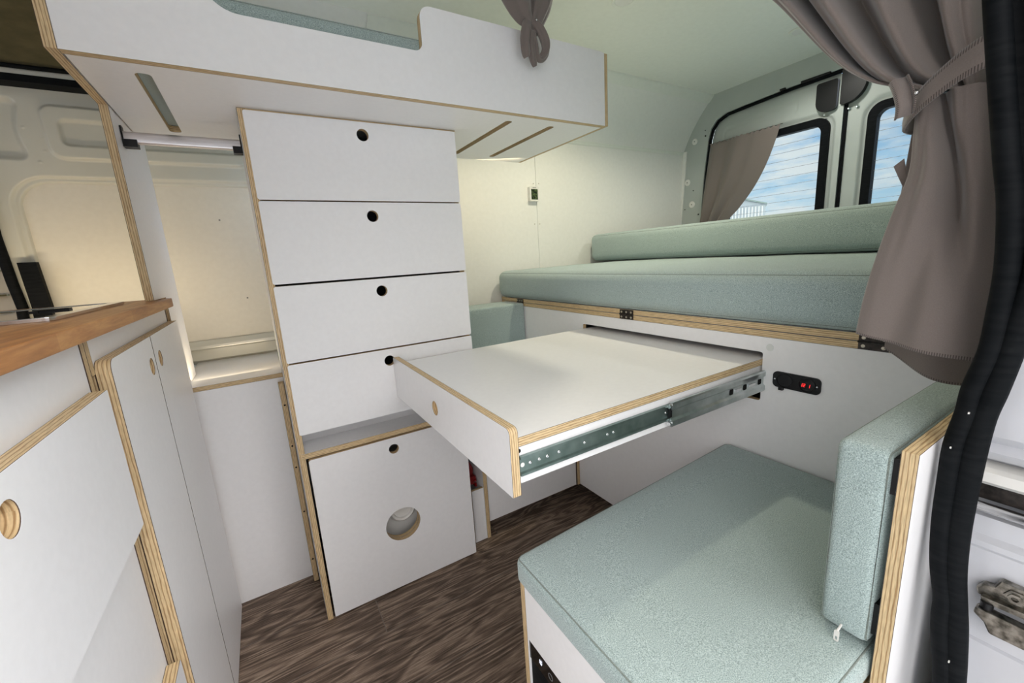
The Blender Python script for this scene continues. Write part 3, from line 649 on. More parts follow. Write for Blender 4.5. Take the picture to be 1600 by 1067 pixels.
lt = thing('door_latch', (XJ - 0.006, 0.055, 0.52), 'worn steel door latch bracket bolted to the white jamb, right edge', 'latch')
b = bmesh.new(); prism(b, 'x', XJ - 0.010, XJ - 0.001, [(0.030, 0.562), (0.083, 0.562), (0.085, 0.570), (0.080, 0.578), (0.072, 0.579), (0.068, 0.590), (0.030, 0.588)], mside=0)
prism(b, 'x', XJ - 0.018, XJ - 0.010, [(0.028, 0.561), (0.078, 0.5595), (0.080, 0.566), (0.028, 0.5685)], mside=0)
o = mk('back_plate', b, 'oldsteel', lt); md = o.modifiers.new('bevel', 'BEVEL'); md.width = 0.0015; md.segments = 2; md.limit_method = 'ANGLE'
b = bmesh.new(); prism(b, 'x', XJ - 0.024, XJ - 0.012, [(0.028, 0.540), (0.040, 0.527), (0.068, 0.527), (0.073, 0.538), (0.082, 0.545), (0.081, 0.553), (0.040, 0.552), (0.028, 0.552)], mside=0)
o = mk('keeper_plate', b, 'oldsteel', lt); md = o.modifiers.new('bevel', 'BEVEL'); md.width = 0.002; md.segments = 2; md.limit_method = 'ANGLE'
mk('roller', lathe(bmesh.new(), (XJ - 0.016, 0.0735, 0.549), 'z', [(0.0055, 0), (0.0055, 0.012)], 16), 'black', lt, smooth='auto')
mk('roller', lathe(bmesh.new(), (XJ - 0.016, 0.033, 0.549), 'z', [(0.0055, 0), (0.0055, 0.012)], 16), 'black', lt, smooth='auto')
mk('bolt', lathe(bmesh.new(), (XJ - 0.010, 0.055, 0.577), 'x', [(0.0095, 0), (0.009, -0.002), (0.006, -0.002), (0.006, -0.0045), (0.003, -0.0045), (0.0025, -0.002)], 6), 'oldsteel', lt)

# ================================================================== OVERHEAD BUNK
ZU = 1.347
bunk = thing('overhead_bunk', (0.37, 1.2, ZU), 'white overhead bunk with birch ply edges, hung above the drawer column', 'bunk')
# front board with hatch cut-out
r_ = 0.028
top = 1.541
ob = [(-0.2103, ZU), (0.9415, ZU), (0.9415, top - 0.002), (0.93, top)]
def arc(cx, cz, r, a0, a1, n=8): return [(cx + r * math.cos(math.radians(lerp(a0, a1, i / n))), cz + r * math.sin(math.radians(lerp(a0, a1, i / n)))) for i in range(n + 1)]
ob += arc(0.418, top - 0.026, 0.026, 90, 180) + arc(0.374, 1.447 + 0.018, 0.018, 0, -90) + arc(0.045, 1.447 + 0.055, 0.055, -90, -180) + arc(-0.045, top + 0.10, 0.035, 0, 90, 5) + [(-0.2103, top + 0.135)]
panel('front_board', 'y', 0.972, 0.990, ob, parent=bunk)
def slot(x, y0, y1, w=0.024): return rr(x - w / 2, y0, x + w / 2, y1, w * 0.42, 5)
panel('floor_board', 'z', ZU, ZU + 0.015, rect(-0.208, 0.990, 0.9415, 1.455), [slot(-0.120, 1.03, 1.398), slot(0.648, 1.03, 1.40, 0.020), slot(0.790, 1.03, 1.40, 0.020)], parent=bunk)
panel('end_board', 'x', 0.9415, 0.953, rr(0.972, ZU, 1.455, 1.539, 0.001), parent=bunk)
# tall end panel: drops from the bunk to the wardrobe ledge, notched over the worktop
panel('end_panel', 'x', -0.2265, -0.2105, [(1.228, 0.9395), (1.228, ZU), (0.972, ZU), (0.972, 1.78), (1.455, 1.78), (1.560, 1.70), (1.560, 0.692), (1.368, 0.692), (1.368, 0.9395)], parent=bunk)
o = box('light_switch', 0.9535, 0.962, 1.05, 1.11, 1.36, 1.425, 'plastic_white', bunk, bevel=0.002)
cushion('bunk_cushion', [(-0.19, 0.996), (0.92, 0.996), (0.92, 1.43), (-0.19, 1.43)], ZU + 0.0155, 1.488, 0.02, 'dim sage cushion lying inside the overhead bunk, seen through its cut-out', 'cushion', seams=('top',))

# ================================================================== DRAWER COLUMN
YD = 1.154
col = thing('drawer_column', (0.28, 1.3, 0.0), 'tall white column of four drawers over a niche and a low door', 'drawer unit')
panel('side_panel', 'x', 0.0165, 0.0315, rect(YD + 0.001, 0.0, 1.60, 1.346), parent=col, label='left side panel with bare ply front edge')
panel('side_panel', 'x', 0.523, 0.538, rect(YD + 0.012, 0.495, 1.60, 1.346), parent=col)
panel('top_panel', 'z', 1.3435, 1.3465, rect(0.0165, YD + 0.002, 0.540, 1.60), parent=col)
panel('back_panel', 'y', 1.60, 1.606, rect(0.0165, 0.0, 0.540, 1.346), parent=col)
panel('niche_shelf', 'z', 0.4975, 0.5130, rect(0.0235, YD, 0.538, 1.60), parent=col)
panel('niche_back', 'y', 1.245, 1.255, rect(0.0315, 0.513, 0.523, 0.58), parent=col)
panel('niche_top', 'z', 0.566, 0.578, rect(0.0315, YD + 0.03, 0.523, 1.60), parent=col)
panel('side_panel', 'x', 0.494, 0.509, rect(1.262, 0.0, 1.60, 0.4975), parent=col, mats=('dark', 'dark'))
zb = [1.1515, 0.9555, 0.7585, 0.5650]; zt = [1.3425, 1.1485, 0.9505, 0.7545]; hz_ = [1.3115, 1.1135, 0.9175, 0.7215]
for i in range(4):
    h = circ(0.2815 - (0.0025 if i == 3 else 0), hz_[i], 0.0145)
    d = panel('drawer', 'y', YD - 0.002, YD + 0.014, rr(0.0265, zb[i], 0.5375, zt[i], 0.005, 4), [h], parent=col, mats=('white', 'ply'), bevel=0.0008)
    b = bmesh.new(); abox(b, 0.04, 0.515, YD + 0.055, YD + 0.065, zb[i] + 0.01, zt[i] - 0.02); mk('drawer_box', b, 'dark', d)
    b = bmesh.new(); abox(b, 0.0315, 0.523, YD + 0.0141, YD + 0.05, zb[i] - 0.0042, zb[i] - 0.0012); mk('rail', b, 'dark', d)
dr = panel('door', 'y', YD - 0.002, YD + 0.014, rr(0.0365, 0.004, 0.4895, 0.4925, [0.002, 0.002, 0.004, 0.006], 4), [circ(0.2595, 0.458, 0.0145), circ(0.2595, 0.2115, 0.0525, 40)], parent=col, bevel=0.0008)
panel('ring', 'y', YD + 0.0143, YD + 0.028, circ(0.2595, 0.2115, 0.062, 40), [circ(0.2595, 0.2115, 0.0525, 40)], parent=dr, label='bare ply rim behind the round opening')
# what stands behind the low door
pt = thing('portable_toilet', (0.26, 1.32, 0.0), 'white plastic portable toilet glimpsed through the round opening of the low door', 'toilet')
b = bmesh.new(); prism(b, 'z', 0.02, 0.205, rr(0.08, 1.235, 0.44, 1.56, 0.04), mside=0); o = mk('tank', b, 'plastic_white', pt); md = o.modifiers.new('bevel', 'BEVEL'); md.width = 0.015; md.segments = 3; md.limit_method = 'ANGLE'; md.angle_limit = 1.0
for k in range(4):
    b = prism(bmesh.new(), 'z', 0.206 + k * 0.022, 0.222 + k * 0.022, rr(0.10 + 0.006 * k, 1.225 + 0.004 * k, 0.42 - 0.006 * k, 1.54, 0.09), mside=0)
    o = mk('bowl_rib', b, 'plastic_white', pt); md = o.modifiers.new('bevel', 'BEVEL'); md.width = 0.006; md.segments = 3; md.limit_method = 'ANGLE'; md.angle_limit = 1.0
b = lathe(bmesh.new(), (0.275, 1.222, 0.225), 'y', [(0.045, 0), (0.042, -0.012), (0.036, -0.018), (0.030, -0.016), (0.028, -0.010), (0.0, -0.008)][:5], 32); mk('cap', b, 'plastic_white', pt, smooth='auto')

# hanging rail in the wardrobe gap
hr = thing('wardrobe_rail', (-0.09, 1.30, 1.285), 'brushed aluminium wardrobe rail with dark end brackets, under the bunk left of the drawers', 'rail')
b = prism(bmesh.new(), 'x', -0.208, 0.0155, rr(1.288, 1.288, 1.302, 1.3135, 0.005, 4), mside=0); mk('bar', b, 'alu', hr, smooth='auto')
for xa, xb_ in ((-0.2103, -0.185), (-0.004, 0.0163)):
    b = bmesh.new(); prism(b, 'x', xa, xb_, [(1.283, 1.280), (1.307, 1.280), (1.307, 1.300), (1.283, 1.296)], mside=0)
    xs_ = (xa, xa + 0.003) if xa < -0.1 else (xb_ - 0.003, xb_)
    prism(b, 'x', xs_[0], xs_[1], rr(1.285, 1.280, 1.305, 1.325, 0.004), mside=0); mk('bracket', b, 'black', hr)

# ledge cabinet at the back of the wardrobe gap
lc = thing('ledge_cabinet', (-0.09, 1.55, 0.0), 'low white ledge cabinet between the kitchen doors and the drawer column', 'cabinet')
panel('front_panel', 'y', 1.379, 1.394, rect(-0.2270, 0.0, 0.0155, 0.678), parent=lc)
panel('top_board', 'z', 0.678, 0.691, rect(-0.2270, 1.377, 0.0155, 1.795), parent=lc)
bt = panel('batten', 'x', 0.0, 0.0145, rr(1.345, 0.0, 1.378, 0.665, [0, 0, 0.0, 0.006]), parent=lc)
each('screw_hole', [((0.0073, 1.3455, z), 'y', 0.0028, -0.001) for z in (0.60, 0.47, 0.40, 0.25, 0.08)], hole, 'dark', bt)

# ================================================================== KITCHEN
XK = -0.198
kt = thing('kitchen_cupboard', (-0.45, 1.07, 0.0), 'white kitchen cupboard with two tall doors, below the far end of the worktop', 'cabinet')
b = abox(bmesh.new(), -0.72, -0.232, 0.784, 1.352, 0.0, 0.9165); mk('carcass', b, 'white', kt)
panel('fascia', 'x', -0.232, -0.2165, rect(0.784, 0.0, 1.352, 0.9165), parent=kt, mats=('white', 'ply'))
panel('side_board', 'x', -0.232, -0.2165, rect(1.3525, 0.0, 1.3655, 0.9165), parent=kt, mats=('ply', 'ply'))
dk = [((0.782, 0.004, 1.0415, 0.879), [0.002, 0.002, 0.002, 0.016], (1.0085, 0.825)), ((1.0455, 0.004, 1.3625, 0.879), [0.002, 0.002, 0.006, 0.002], (1.0895, 0.827))]
for (a0, b0, a1, b1), rad, (hy, hz2) in dk:
    d = panel('door', 'x', XK - 0.018, XK, rr(a0, b0, a1, b1, rad, 6), [circ(hy, hz2, 0.0165)], parent=kt, bevel=0.0008)
    b = prism(bmesh.new(), 'x', XK - 0.0175, XK - 0.014, circ(hy, hz2, 0.0164), mside=0); mk('hole_back', b, 'wood', d)
kd = thing('kitchen_drawer_unit', (-0.45, 0.4, 0.0), 'white kitchen unit with stacked drawer fronts nearest the camera, under the worktop', 'cabinet')
b = abox(bmesh.new(), -0.72, -0.232, 0.10, 0.752, 0.0, 0.9165); mk('carcass', b, 'white', kd)
panel('fascia', 'x', -0.232, -0.2165, rect(0.10, 0.0, 0.753, 0.9165), parent=kd)
bm = bmesh.new(); prism(bm, 'x', -0.232, -0.2155, rect(0.7535, 0.0, 0.7672, 0.9165), mface=1, mside=1)
uvl = bm.loops.layers.uv.verify()
for f in bm.faces:
    for l in f.loops: l[uvl].uv = (l.vert.co.z, (l.vert.co.y - 0.7535) / 0.0137)
mk('side_board', bm, ('white', 'ply'), kd)
bm = bmesh.new(); prism(bm, 'x', -0.232, -0.2155, rect(0.7682, 0.862, 0.7832, 0.9165), mface=1, mside=1)
uvl = bm.loops.layers.uv.verify()
for f in bm.faces:
    for l in f.loops: l[uvl].uv = (l.vert.co.z, (l.vert.co.y - 0.7682) / 0.015)
mk('side_board', bm, ('white', 'ply'), kt)
mk('shadow_gap', abox(bmesh.new(), -0.232, -0.222, 0.7682, 0.7832, 0.0, 0.8618), 'dark', kt)  # black strip, its colour stands in for the shade in the recess
for (z0_, z1_, hole) in ((0.6405, 0.8455, (0.463, 0.8085)), (0.02, 0.402, None)):
    d = panel('drawer', 'x', XK - 0.018, XK, rr(0.12, z0_, 0.7455, z1_, 0.003, 3), [circ(hole[0], hole[1], 0.0155)] if hole else [], parent=kd, bevel=0.0008)
    if hole:
        b = prism(bmesh.new(), 'x', XK - 0.0175, XK - 0.012, circ(hole[0], hole[1], 0.0154), mside=0); mk('hole_back', b, 'wood', d)
wt = panel('worktop', 'z', 0.9175, 0.938, [(-0.192, 0.10), (-0.192, 1.322), (-0.30, 1.345), (-0.52, 1.405), (-0.74, 1.45), (-0.74, 0.10)], mats=('worktop', 'worktop'), bevel=0.0025,
           label='oiled brown wooden worktop running over the kitchen cupboards', cat='worktop')
hb = thing('sink_and_hob', (-0.48, 1.02, 0.938), 'steel rimmed sink and hob unit with dark glass lid, let into the wooden worktop', 'hob')
HX0, HX1, HY0, HY1 = -0.70, -0.256, 0.832, 1.208
b = prism(bmesh.new(), 'z', 0.9382, 0.9440, rr(HX0, HY0, HX1, HY1, 0.012, 5), [rr(HX0 + 0.020, HY0 + 0.020, HX1 - 0.018, HY1 - 0.020, 0.01, 5)], mside=0); o = mk('rim', b, 'chrome', hb); md = o.modifiers.new('bevel', 'BEVEL'); md.width = 0.0014; md.segments = 3; md.limit_method = 'ANGLE'
b = prism(bmesh.new(), 'z', 0.9384, 0.9428, rr(HX0 + 0.022, HY0 + 0.022, HX1 - 0.020, HY1 - 0.022, 0.01, 5), mside=0); mk('glass_lid', b, 'glass_lid', hb)
b = bmesh.new(); abox(b, -0.345, -0.300, 1.050, 1.066, 0.9429, 0.9460); abox(b, -0.350, -0.338, 1.044, 1.072, 0.9429, 0.9450); mk('hinge', b, 'black', hb)

# ================================================================== BED BASE, TABLE, MATTRESSES
XB = 0.995
bed = thing('bed_base', (1.7, 0.95, 0.0), 'raised white bed base across the van with layered ply top edge and table slot', 'bed')
panel('front_panel', 'x', XB, XB + 0.015, rect(0.108, 0.057, 1.765, 0.7655), [rr(0.512, 0.607, 1.156, 0.7285, 0.006, 4)], parent=bed)
panel('slatted_board', 'x', XB + 0.016, 2.36, rect(0.12, 0.7655, 1.765, 0.766), parent=bed, mats=('white', 'white'))
for z0_, z1_, n_ in ((0.7662, 0.7815, 'lower_board'), (0.7825, 0.7985, 'upper_board')):
    panel(n_, 'z', z0_, z1_, [(XB - 0.002, 0.112), (2.36, 0.112), (2.36, 1.765), (XB + 0.01, 1.765), (XB + 0.006, 1.702), (XB - 0.002, 1.700)], parent=bed)
panel('plinth', 'x', XB + 0.07, XB + 0.085, rect(0.12, 0.0, 1.765, 0.10), parent=bed)
b = abox(bmesh.new(), 2.34, 2.355, 0.13, 1.76, 0.0, 0.765); mk('rear_panel', b, 'white', bed)
# dark inside of the slot
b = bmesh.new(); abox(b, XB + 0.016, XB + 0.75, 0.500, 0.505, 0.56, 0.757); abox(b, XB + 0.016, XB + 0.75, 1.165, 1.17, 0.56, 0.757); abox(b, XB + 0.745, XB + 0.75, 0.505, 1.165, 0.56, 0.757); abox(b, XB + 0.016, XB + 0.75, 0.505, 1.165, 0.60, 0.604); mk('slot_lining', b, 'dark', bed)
for y0_, y1_, w in ((1.553, 1.603, 3), (0.912, 0.968, 3), (0.283, 0.3305, 2)):
    h = bmesh.new()
    abox(h, XB - 0.0042, XB - 0.0018, y0_, y1_, 0.7665, 0.7805); abox(h, XB - 0.0042, XB - 0.0018, y0_, y1_, 0.7835, 0.797); tube(h, [(XB - 0.0045, y0_ - 0.001, 0.782), (XB - 0.0045, y1_ + 0.001, 0.782)], 0.0022, 8)
    ho = mk('hinge', h, 'hinge', bed)
    each('screw', [(Vector((XB - 0.0042, lerp(y0_ + 0.008, y1_ - 0.008, k / (w - 1)), z)), 'x', 0.0036, -0.0012, 10) for z in (0.7735, 0.790) for k in range(w)], screw, 'screw', ho)
b = lathe(bmesh.new(), (XB - 0.0006, 0.497, 0.742), 'x', [(0.0085, 0), (0.0085, 0.0005)], 20); mk('screw_cap', b, mat('pale_cap', (0.70, 0.72, 0.69), 0.5), bed)
box('foot', XB + 0.003, XB + 0.012, 1.690, 1.704, 0.758, 0.766, 'black', bed)

cushion('mattress', [(0.972, 0.135), (2.34, 0.135), (2.34, 1.745), (0.972, 1.745)], 0.799, 0.921, 0.034, 'thick sage green mattress covering the raised bed base', 'mattress', puff=0.013, seams=('top', 'bottom'), wrinkle=0.0016, side_puff=0.010)
cushion('mattress_pad', [(1.56, 0.14), (2.335, 0.14), (2.335, 1.742), (1.56, 1.742)], 0.9365, 1.074, 0.03, 'second sage green mattress stacked on the bed against the rear doors', 'mattress', puff=0.008, seams=('top', 'bottom'), side_puff=0.006)

us = thing('socket_panel', (XB, 0.436, 0.65), 'black power and USB panel with red digits, set in the white bed front', 'socket panel')
b = prism(bmesh.new(), 'x', XB - 0.004, XB, rr(0.387, 0.6525, 0.4845, 0.6895, 0.010, 6), mside=0); o = mk('plate', b, 'black', us)
b = lathe(bmesh.new(), (XB - 0.004, 0.4130, 0.671), 'x', [(0.0165, 0), (0.0165, -0.002), (0.0150, -0.0025), (0.0145, -0.001)], 28); mk('meter_bezel', b, 'black', us, smooth='auto')
b = lathe(bmesh.new(), (XB - 0.004, 0.4590, 0.671), 'x', [(0.0165, 0), (0.0165, -0.002), (0.0150, -0.0025), (0.0145, -0.001)], 28); mk('socket_cap', b, 'black', us, smooth='auto')
b = bmesh.new(); abox(b, XB - 0.009, XB - 0.001, 0.460, 0.469, 0.6475, 0.656); mk('cap_tab', b, 'black', us)
for y in (0.3935, 0.4795): mk('screw', lathe(bmesh.new(), (XB - 0.004, y, 0.671), 'x', [(0.0022, 0), (0.002, -0.0012), (0.0008, -0.0016)], 12), 'chrome', us, smooth=True)
seven('digits', '12 1', 0.0075, (XB - 0.0056, 0.4255, 0.6660), (0, -1, 0), (0, 0, 1), (-1, 0, 0), 'red_led', us)
seven('print', '1', 0.0028, (XB - 0.0056, 0.4275, 0.6765), (0, -1, 0), (0, 0, 1), (-1, 0, 0), 'grey_mark', us)

tb = thing('pull_out_table', (0.65, 0.83, 0.61), 'white drawer like table pulled out of the bed base, with steel slide on its side', 'table')
YT0, YT1 = 0.5125, 1.1500
panel('table_top', 'z', 0.6965, 0.7125, rect(0.3035, YT0, 1.55, YT1 - 0.003), parent=tb)
panel('front_panel', 'x', 0.2880, 0.3035, rr(YT0 - 0.001, 0.6140, YT1, 0.7295, [0.001, 0.001, 0.006, 0.010]), [circ(0.838, 0.6690, 0.0165)], parent=tb)
b = prism(bmesh.new(), 'x', 0.3005, 0.3040, circ(0.838, 0.6690, 0.0164), mside=0); mk('hole_back', b, 'wood', tb)
panel('side_panel', 'y', YT0 + 0.004, YT0 + 0.016, rect(0.3035, 0.6315, 1.55, 0.6963), parent=tb, mats=('white', 'white'))
panel('side_panel', 'y', YT1 - 0.018, YT1 - 0.004, rect(0.3035, 0.6315, 1.55, 0.6963), parent=tb, mats=('white', 'white'))
panel('bottom_panel', 'z', 0.6320, 0.638, rect(0.3035, YT0 + 0.016, 1.55, YT1 - 0.018), parent=tb)
sl = mk('slide', prism(bmesh.new(), 'x', 0.3045, 1.5, [(YT0 + 0.004, 0.647), (YT0 + 0.0035, 0.680), (YT0 - 0.003, 0.680), (YT0 - 0.003, 0.676), (YT0 + 0.001, 0.675), (YT0 + 0.001, 0.6525), (YT0 - 0.003, 0.651), (YT0 - 0.003, 0.647)], mside=0), 'steel_dark', tb, label='narrow grey green inner slide')
for x, z in ((0.324, 0.664), (0.342, 0.664), (0.358, 0.664), (0.382, 0.664), (0.438, 0.664), (0.492, 0.6635), (0.507, 0.6635), (0.650, 0.664)):
    mk('screw', lathe(bmesh.new(), (x, YT0 + 0.001, z), 'y', [(0.0034, 0), (0.003, -0.0012), (0.0014, -0.0022), (0.0006, -0.001)], 14), 'chrome', sl, smooth=True)
b = lathe(bmesh.new(), (0.3095, YT0 + 0.0006, 0.6645), 'y', [(0.0038, 0), (0.0038, -0.0004)], 16); mk('rivet_hole', b, 'plastic_white', sl)
b = lathe(bmesh.new(), (0.306, YT0 + 0.0036, 0.688), 'y', [(0.0035, 0), (0.0035, -0.0006)], 14); mk('screw_hole', b, 'dark', sl)
YO = YT0 - 0.003
b = bmesh.new()
prism(b, 'x', 0.657, 1.45, [(YO, 0.6345), (YO - 0.005, 0.6345), (YO - 0.007, 0.638), (YO - 0.007, 0.6475), (YO - 0.0025, 0.6515), (YO - 0.0025, 0.6675), (YO - 0.007, 0.672), (YO - 0.007, 0.6815), (YO - 0.005, 0.685), (YO, 0.685), (YO, 0.680), (YO - 0.0008, 0.670), (YO - 0.0008, 0.648), (YO, 0.640)], mside=0)
so = mk('slide', b, 'steel', tb, label='wide bright steel outer slide')
b = bmesh.new(); abox(b, 0.652, 0.659, YO - 0.0045, YO, 0.655, 0.673); mk('slide_catch', b, 'black', so)
each('ball_cage', [((0.651, YO - 0.003, z), (0.657, YO - 0.003, z), 0.0042, 12) for z in (0.6785, 0.6410)], cyl, 'chrome', so)
for x in (0.863, 0.916, 0.977):
    mk('slide_window', prism(bmesh.new(), 'y', YO - 0.0032, YO - 0.0026, rr(x - 0.007, 0.6535, x + 0.007, 0.6665, 0.003), mside=0), 'dark', so)
each('slide_tongue', [(0.876, 0.900, YO - 0.0045, YO - 0.0026, 0.6575, 0.6625), (0.930, 0.957, YO - 0.0045, YO - 0.0026, 0.6575, 0.6625)], abox, 'chrome', so)

# ================================================================== FAR BENCH beside the bed
fb = thing('far_bench', (0.79, 1.5, 0.0), 'white bench box in the far corner beyond the table and the dark floor', 'bench')
panel('front_panel', 'y', 1.208, 1.223, rect(0.572, 0.054, 0.9945, 0.40), parent=fb)
panel('plinth', 'y', 1.285, 1.30, rect(0.572, 0.0, 0.99, 0.10), parent=fb)
panel('side_board', 'x', 0.557, 0.5715, rect(1.196, 0.0, 1.75, 0.43), parent=fb)
panel('corner_batten', 'x', 0.981, 0.9945, rect(1.200, 0.056, 1.2079, 0.40), parent=fb, mats=('ply', 'ply'))
panel('filler_panel', 'y', 1.20, 1.21, rect(0.512, 0.0, 0.5565, 0.20), parent=fb)
panel('lid', 'z', 0.40, 0.415, rect(0.572, 1.20, 0.994, 1.76), parent=fb)
cushion('bench_cushion', [(0.56, 1.19), (0.992, 1.19), (0.992, 1.54), (0.56, 1.54)], 0.416, 0.47, 0.015, 'sage seat cushion on the far bench, hidden under the table', 'cushion')
cushion('bench_back_cushion', [(0.552, 1.546), (0.992, 1.546), (0.992, 1.70), (0.552, 1.70)], 0.48, 0.781, 0.008, 'sage cushion standing behind the table between drawer column and bed', 'cushion', puff=0.002, side_puff=0.001, seams=('front',))
rb = thing('red_valve', (0.528, 1.24, 0.2), 'small dark red valve in the gap right of the low door with the round opening', 'valve')
mk('body', lathe(bmesh.new(), (0.532, 1.27, 0.201), 'z', [(0.010, 0), (0.020, 0.008), (0.021, 0.05), (0.012, 0.07), (0.008, 0.075)], 20), 'red', rb, smooth=True)
b = bmesh.new(); abox(b, 0.520, 0.547, 1.235, 1.262, 0.205, 0.232); abox(b, 0.540, 0.546, 1.228, 1.25, 0.196, 0.222); mk('lever', b, 'red', rb)
b = bmesh.new(); cyl(b, (0.538, 1.234, 0.212), (0.546, 1.226, 0.214), 0.003, 10); mk('pin', b, 'chrome', rb)

# ================================================================== NEAR SEAT
sb = thing('seat_box', (0.65, 0.35, 0.0), 'white seat box with bare ply corner under the near seat cushion', 'bench')
panel('front_panel', 'x', 0.316, 0.331, rect(0.148, 0.305, 0.543, 0.4195), parent=sb)
panel('side_panel', 'y', 0.543, 0.5575, [(0.316, 0.0), (0.994, 0.0), (0.994, 0.4195), (0.316, 0.4195)], parent=sb)
panel('side_panel', 'y', 0.146, 0.16, [(0.332, 0.0), (0.994, 0.0), (0.994, 0.4195), (0.332, 0.4195)], parent=sb)
panel('lid', 'z', 0.405, 0.4195, rect(0.332, 0.161, 0.994, 0.5425), parent=sb)
fr = thing('fridge', (0.55, 0.35, 0.02), 'black fridge front with lit white digits, built into the near seat box', 'fridge')
b = abox(bmesh.new(), 0.321, 0.90, 0.165, 0.5425, 0.02, 0.300); o = mk('body', b, 'rubber', fr)
b = bmesh.new(); abox(b, 0.3185, 0.321, 0.165, 0.5425, 0.262, 0.3045); mk('control_strip', b, mat('gloss_black', (0.004, 0.004, 0.004), 0.12), fr)
seven('digits', '16', 0.0085, (0.3180, 0.5135, 0.280), (0, -1, 0), (0, 0, 1), (-1, 0, 0), 'white_led', fr)
for y in (0.478, 0.452): mk('touch_button', tube(bmesh.new(), [(0.3183, y + 0.006 * math.cos(a * PI / 8), 0.281 + 0.006 * math.sin(a * PI / 8)) for a in range(16)], 0.0004, 5, closed=True), 'grey_mark', fr)
cushion('seat_cushion', [(0.307, 0.149), (0.990, 0.149), (0.990, 0.590), (0.307, 0.556)], 0.4205, 0.472, 0.013, 'large pale sage seat cushion in front, beside the open door', 'cushion', puff=0.004, seams=('top',), side_puff=0.002)
bc = cushion('backrest_cushion', [(0.581, 0.151), (0.992, 0.151), (0.992, 0.2045), (0.581, 0.2045)], 0.4785, 0.742, 0.010, 'upright sage backrest cushion leaning on the ply board beside the seat', 'cushion', puff=0.003, seams=('front', 'back'), side_puff=0.003)
b = bmesh.new(); prism(b, 'x', 0.5640, 0.5655, rr(0.1745, 0.4745, 0.1800, 0.4905, 0.002), [rr(0.1760, 0.4765, 0.1785, 0.482, 0.001)], mside=0); tube(b, [(0.5648, 0.1772, 0.4895), (0.5765, 0.1772, 0.4925)], 0.0014, 6); mk('zip_puller', b, 'plastic_white', bc, label='small white metal zip puller')
each('hook_tape', [(0.588, 0.64, 0.1445, 0.151, 0.690, 0.735), (0.588, 0.64, 0.1445, 0.151, 0.495, 0.54)], abox, 'black', bc, label='black hook and loop tape patch')
panel('backrest_board', 'y', 0.1285, 0.1440, rect(0.580, 0.30, 0.992, 0.750), label='white board with thick bare ply edge behind the upright backrest cushion', cat='board', bevel=0.0006)

# ================================================================== SMALL THINGS ON THE FAR WALL AND CEILING
th = thing('thermometer', (1.22, YW, 1.245), 'small white digital thermometer with green screen on the far wall', 'thermometer')
b = prism(bmesh.new(), 'y', YW - 0.020, YW, rr(1.192, 1.246, 1.246, 1.316, 0.004), mside=0); o = mk('case', b, 'plastic_white', th); md = o.modifiers.new('bevel', 'BEVEL'); md.width = 0.002; md.segments = 2; md.limit_method = 'ANGLE'; md.angle_limit = 1.0
b = prism(bmesh.new(), 'y', YW - 0.0206, YW - 0.020, rect(1.2, 1.254, 1.238, 1.303), mside=0); mk('screen', b, 'lcd', th)
b = bmesh.new()
for k in range(5): abox(b, 1.210 + k * 0.004, 1.2125 + k * 0.004, YW - 0.0206, YW - 0.02, 1.3078, 1.3108)
mk('maker_mark', b, 'black', th)
for (x, y, r, e_), lb in (((2.045, 0.985, 0.043, 11), 'round recessed ceiling light near the curtain, rear end of the ceiling'), ((1.208, 1.147, 0.043, 24), 'round recessed ceiling light cut by the top edge of the photo, above the bed')):
    t = thing('ceiling_light', (x, y, ZC - 0.004), lb, 'ceiling light', 'recessed ceiling lights')
    mk('ring', lathe(bmesh.new(), (x, y, ZC - 0.004), 'z', [(r, 0.0035), (r, 0.0005), (r * 0.93, -0.001), (r * 0.74, 0.0005), (r * 0.72, 0.003)], 32), 'ceil', t, smooth='auto')
    ld = bpy.data.lights.new('ceiling_fill_spot', 'SPOT'); ld.energy = e_; ld.color = (1.0, 0.92, 0.70) if e_ > 20 else (1.0, 0.98, 0.90); ld.spot_size = 2.75; ld.spot_blend = 0.6; ld.shadow_soft_size = 0.03  # spot added to brighten bed and walls; the fixture itself looks unlit
    lo_ = bpy.data.objects.new('ceiling_fill_spot', ld); COL.objects.link(lo_); lo_.location = (x, y, ZC - 0.012)
    mk('lens', lathe(bmesh.new(), (x, y, ZC - 0.004), 'z', [(r * 0.72, 0.001), (r * 0.72, 0.003)], 32), 'plastic_white', t)

# ================================================================== CURTAINS
def noise1(a): return math.sin(a * 1.7 + 0.3) * 0.5 + math.sin(a * 3.1 + 1.9) * 0.3 + math.sin(a * 5.3 + 4.0) * 0.2
cu = thing('curtain', (0.78, 0.2, 0.8), 'large grey brown curtain gathered by a tie at the near door pillar', 'curtain')
Lup = [(0.80, 0.78, 1.80), (0.79, 0.62, 1.60), (0.765, 0.475, 1.43), (0.75, 0.398, 1.348), (0.745, 0.315, 1.238), (0.742, 0.268, 1.191), (0.74, 0.228, 1.167), (0.738, 0.214, 1.150)]
Rup = [(0.80, 0.165, 1.80), (0.80, 0.160, 1.60), (0.79, 0.165, 1.43), (0.78, 0.175, 1.33), (0.775, 0.172, 1.25), (0.775, 0.167, 1.20), (0.775, 0.164, 1.17), (0.775, 0.162, 1.15)]
def up(u, v):
    a = curve(Lup, v); b = curve(Rup, v); s = u ** (1.0 + 0.25 * v); p = a.lerp(b, s)
    amp = lerp(0.040, 0.010, smooth(v)) * (0.25 + 0.75 * math.sin(PI * min(1, u * 3)) if u < 1 / 6 else 1)
    ph = 2 * PI * 3.6 * u + 0.5
    w_ = math.sin(ph); p.x -= amp * (1 - 2 * (0.5 - 0.5 * w_) ** 1.8 + 0.25 * math.sin(2.3 * ph + 1)) * 1.25 + 0.015 * smooth(v) * math.sin(PI * u)
    p.z += -0.02 * math.sin(PI * u) * math.sin(PI * v)
    return p
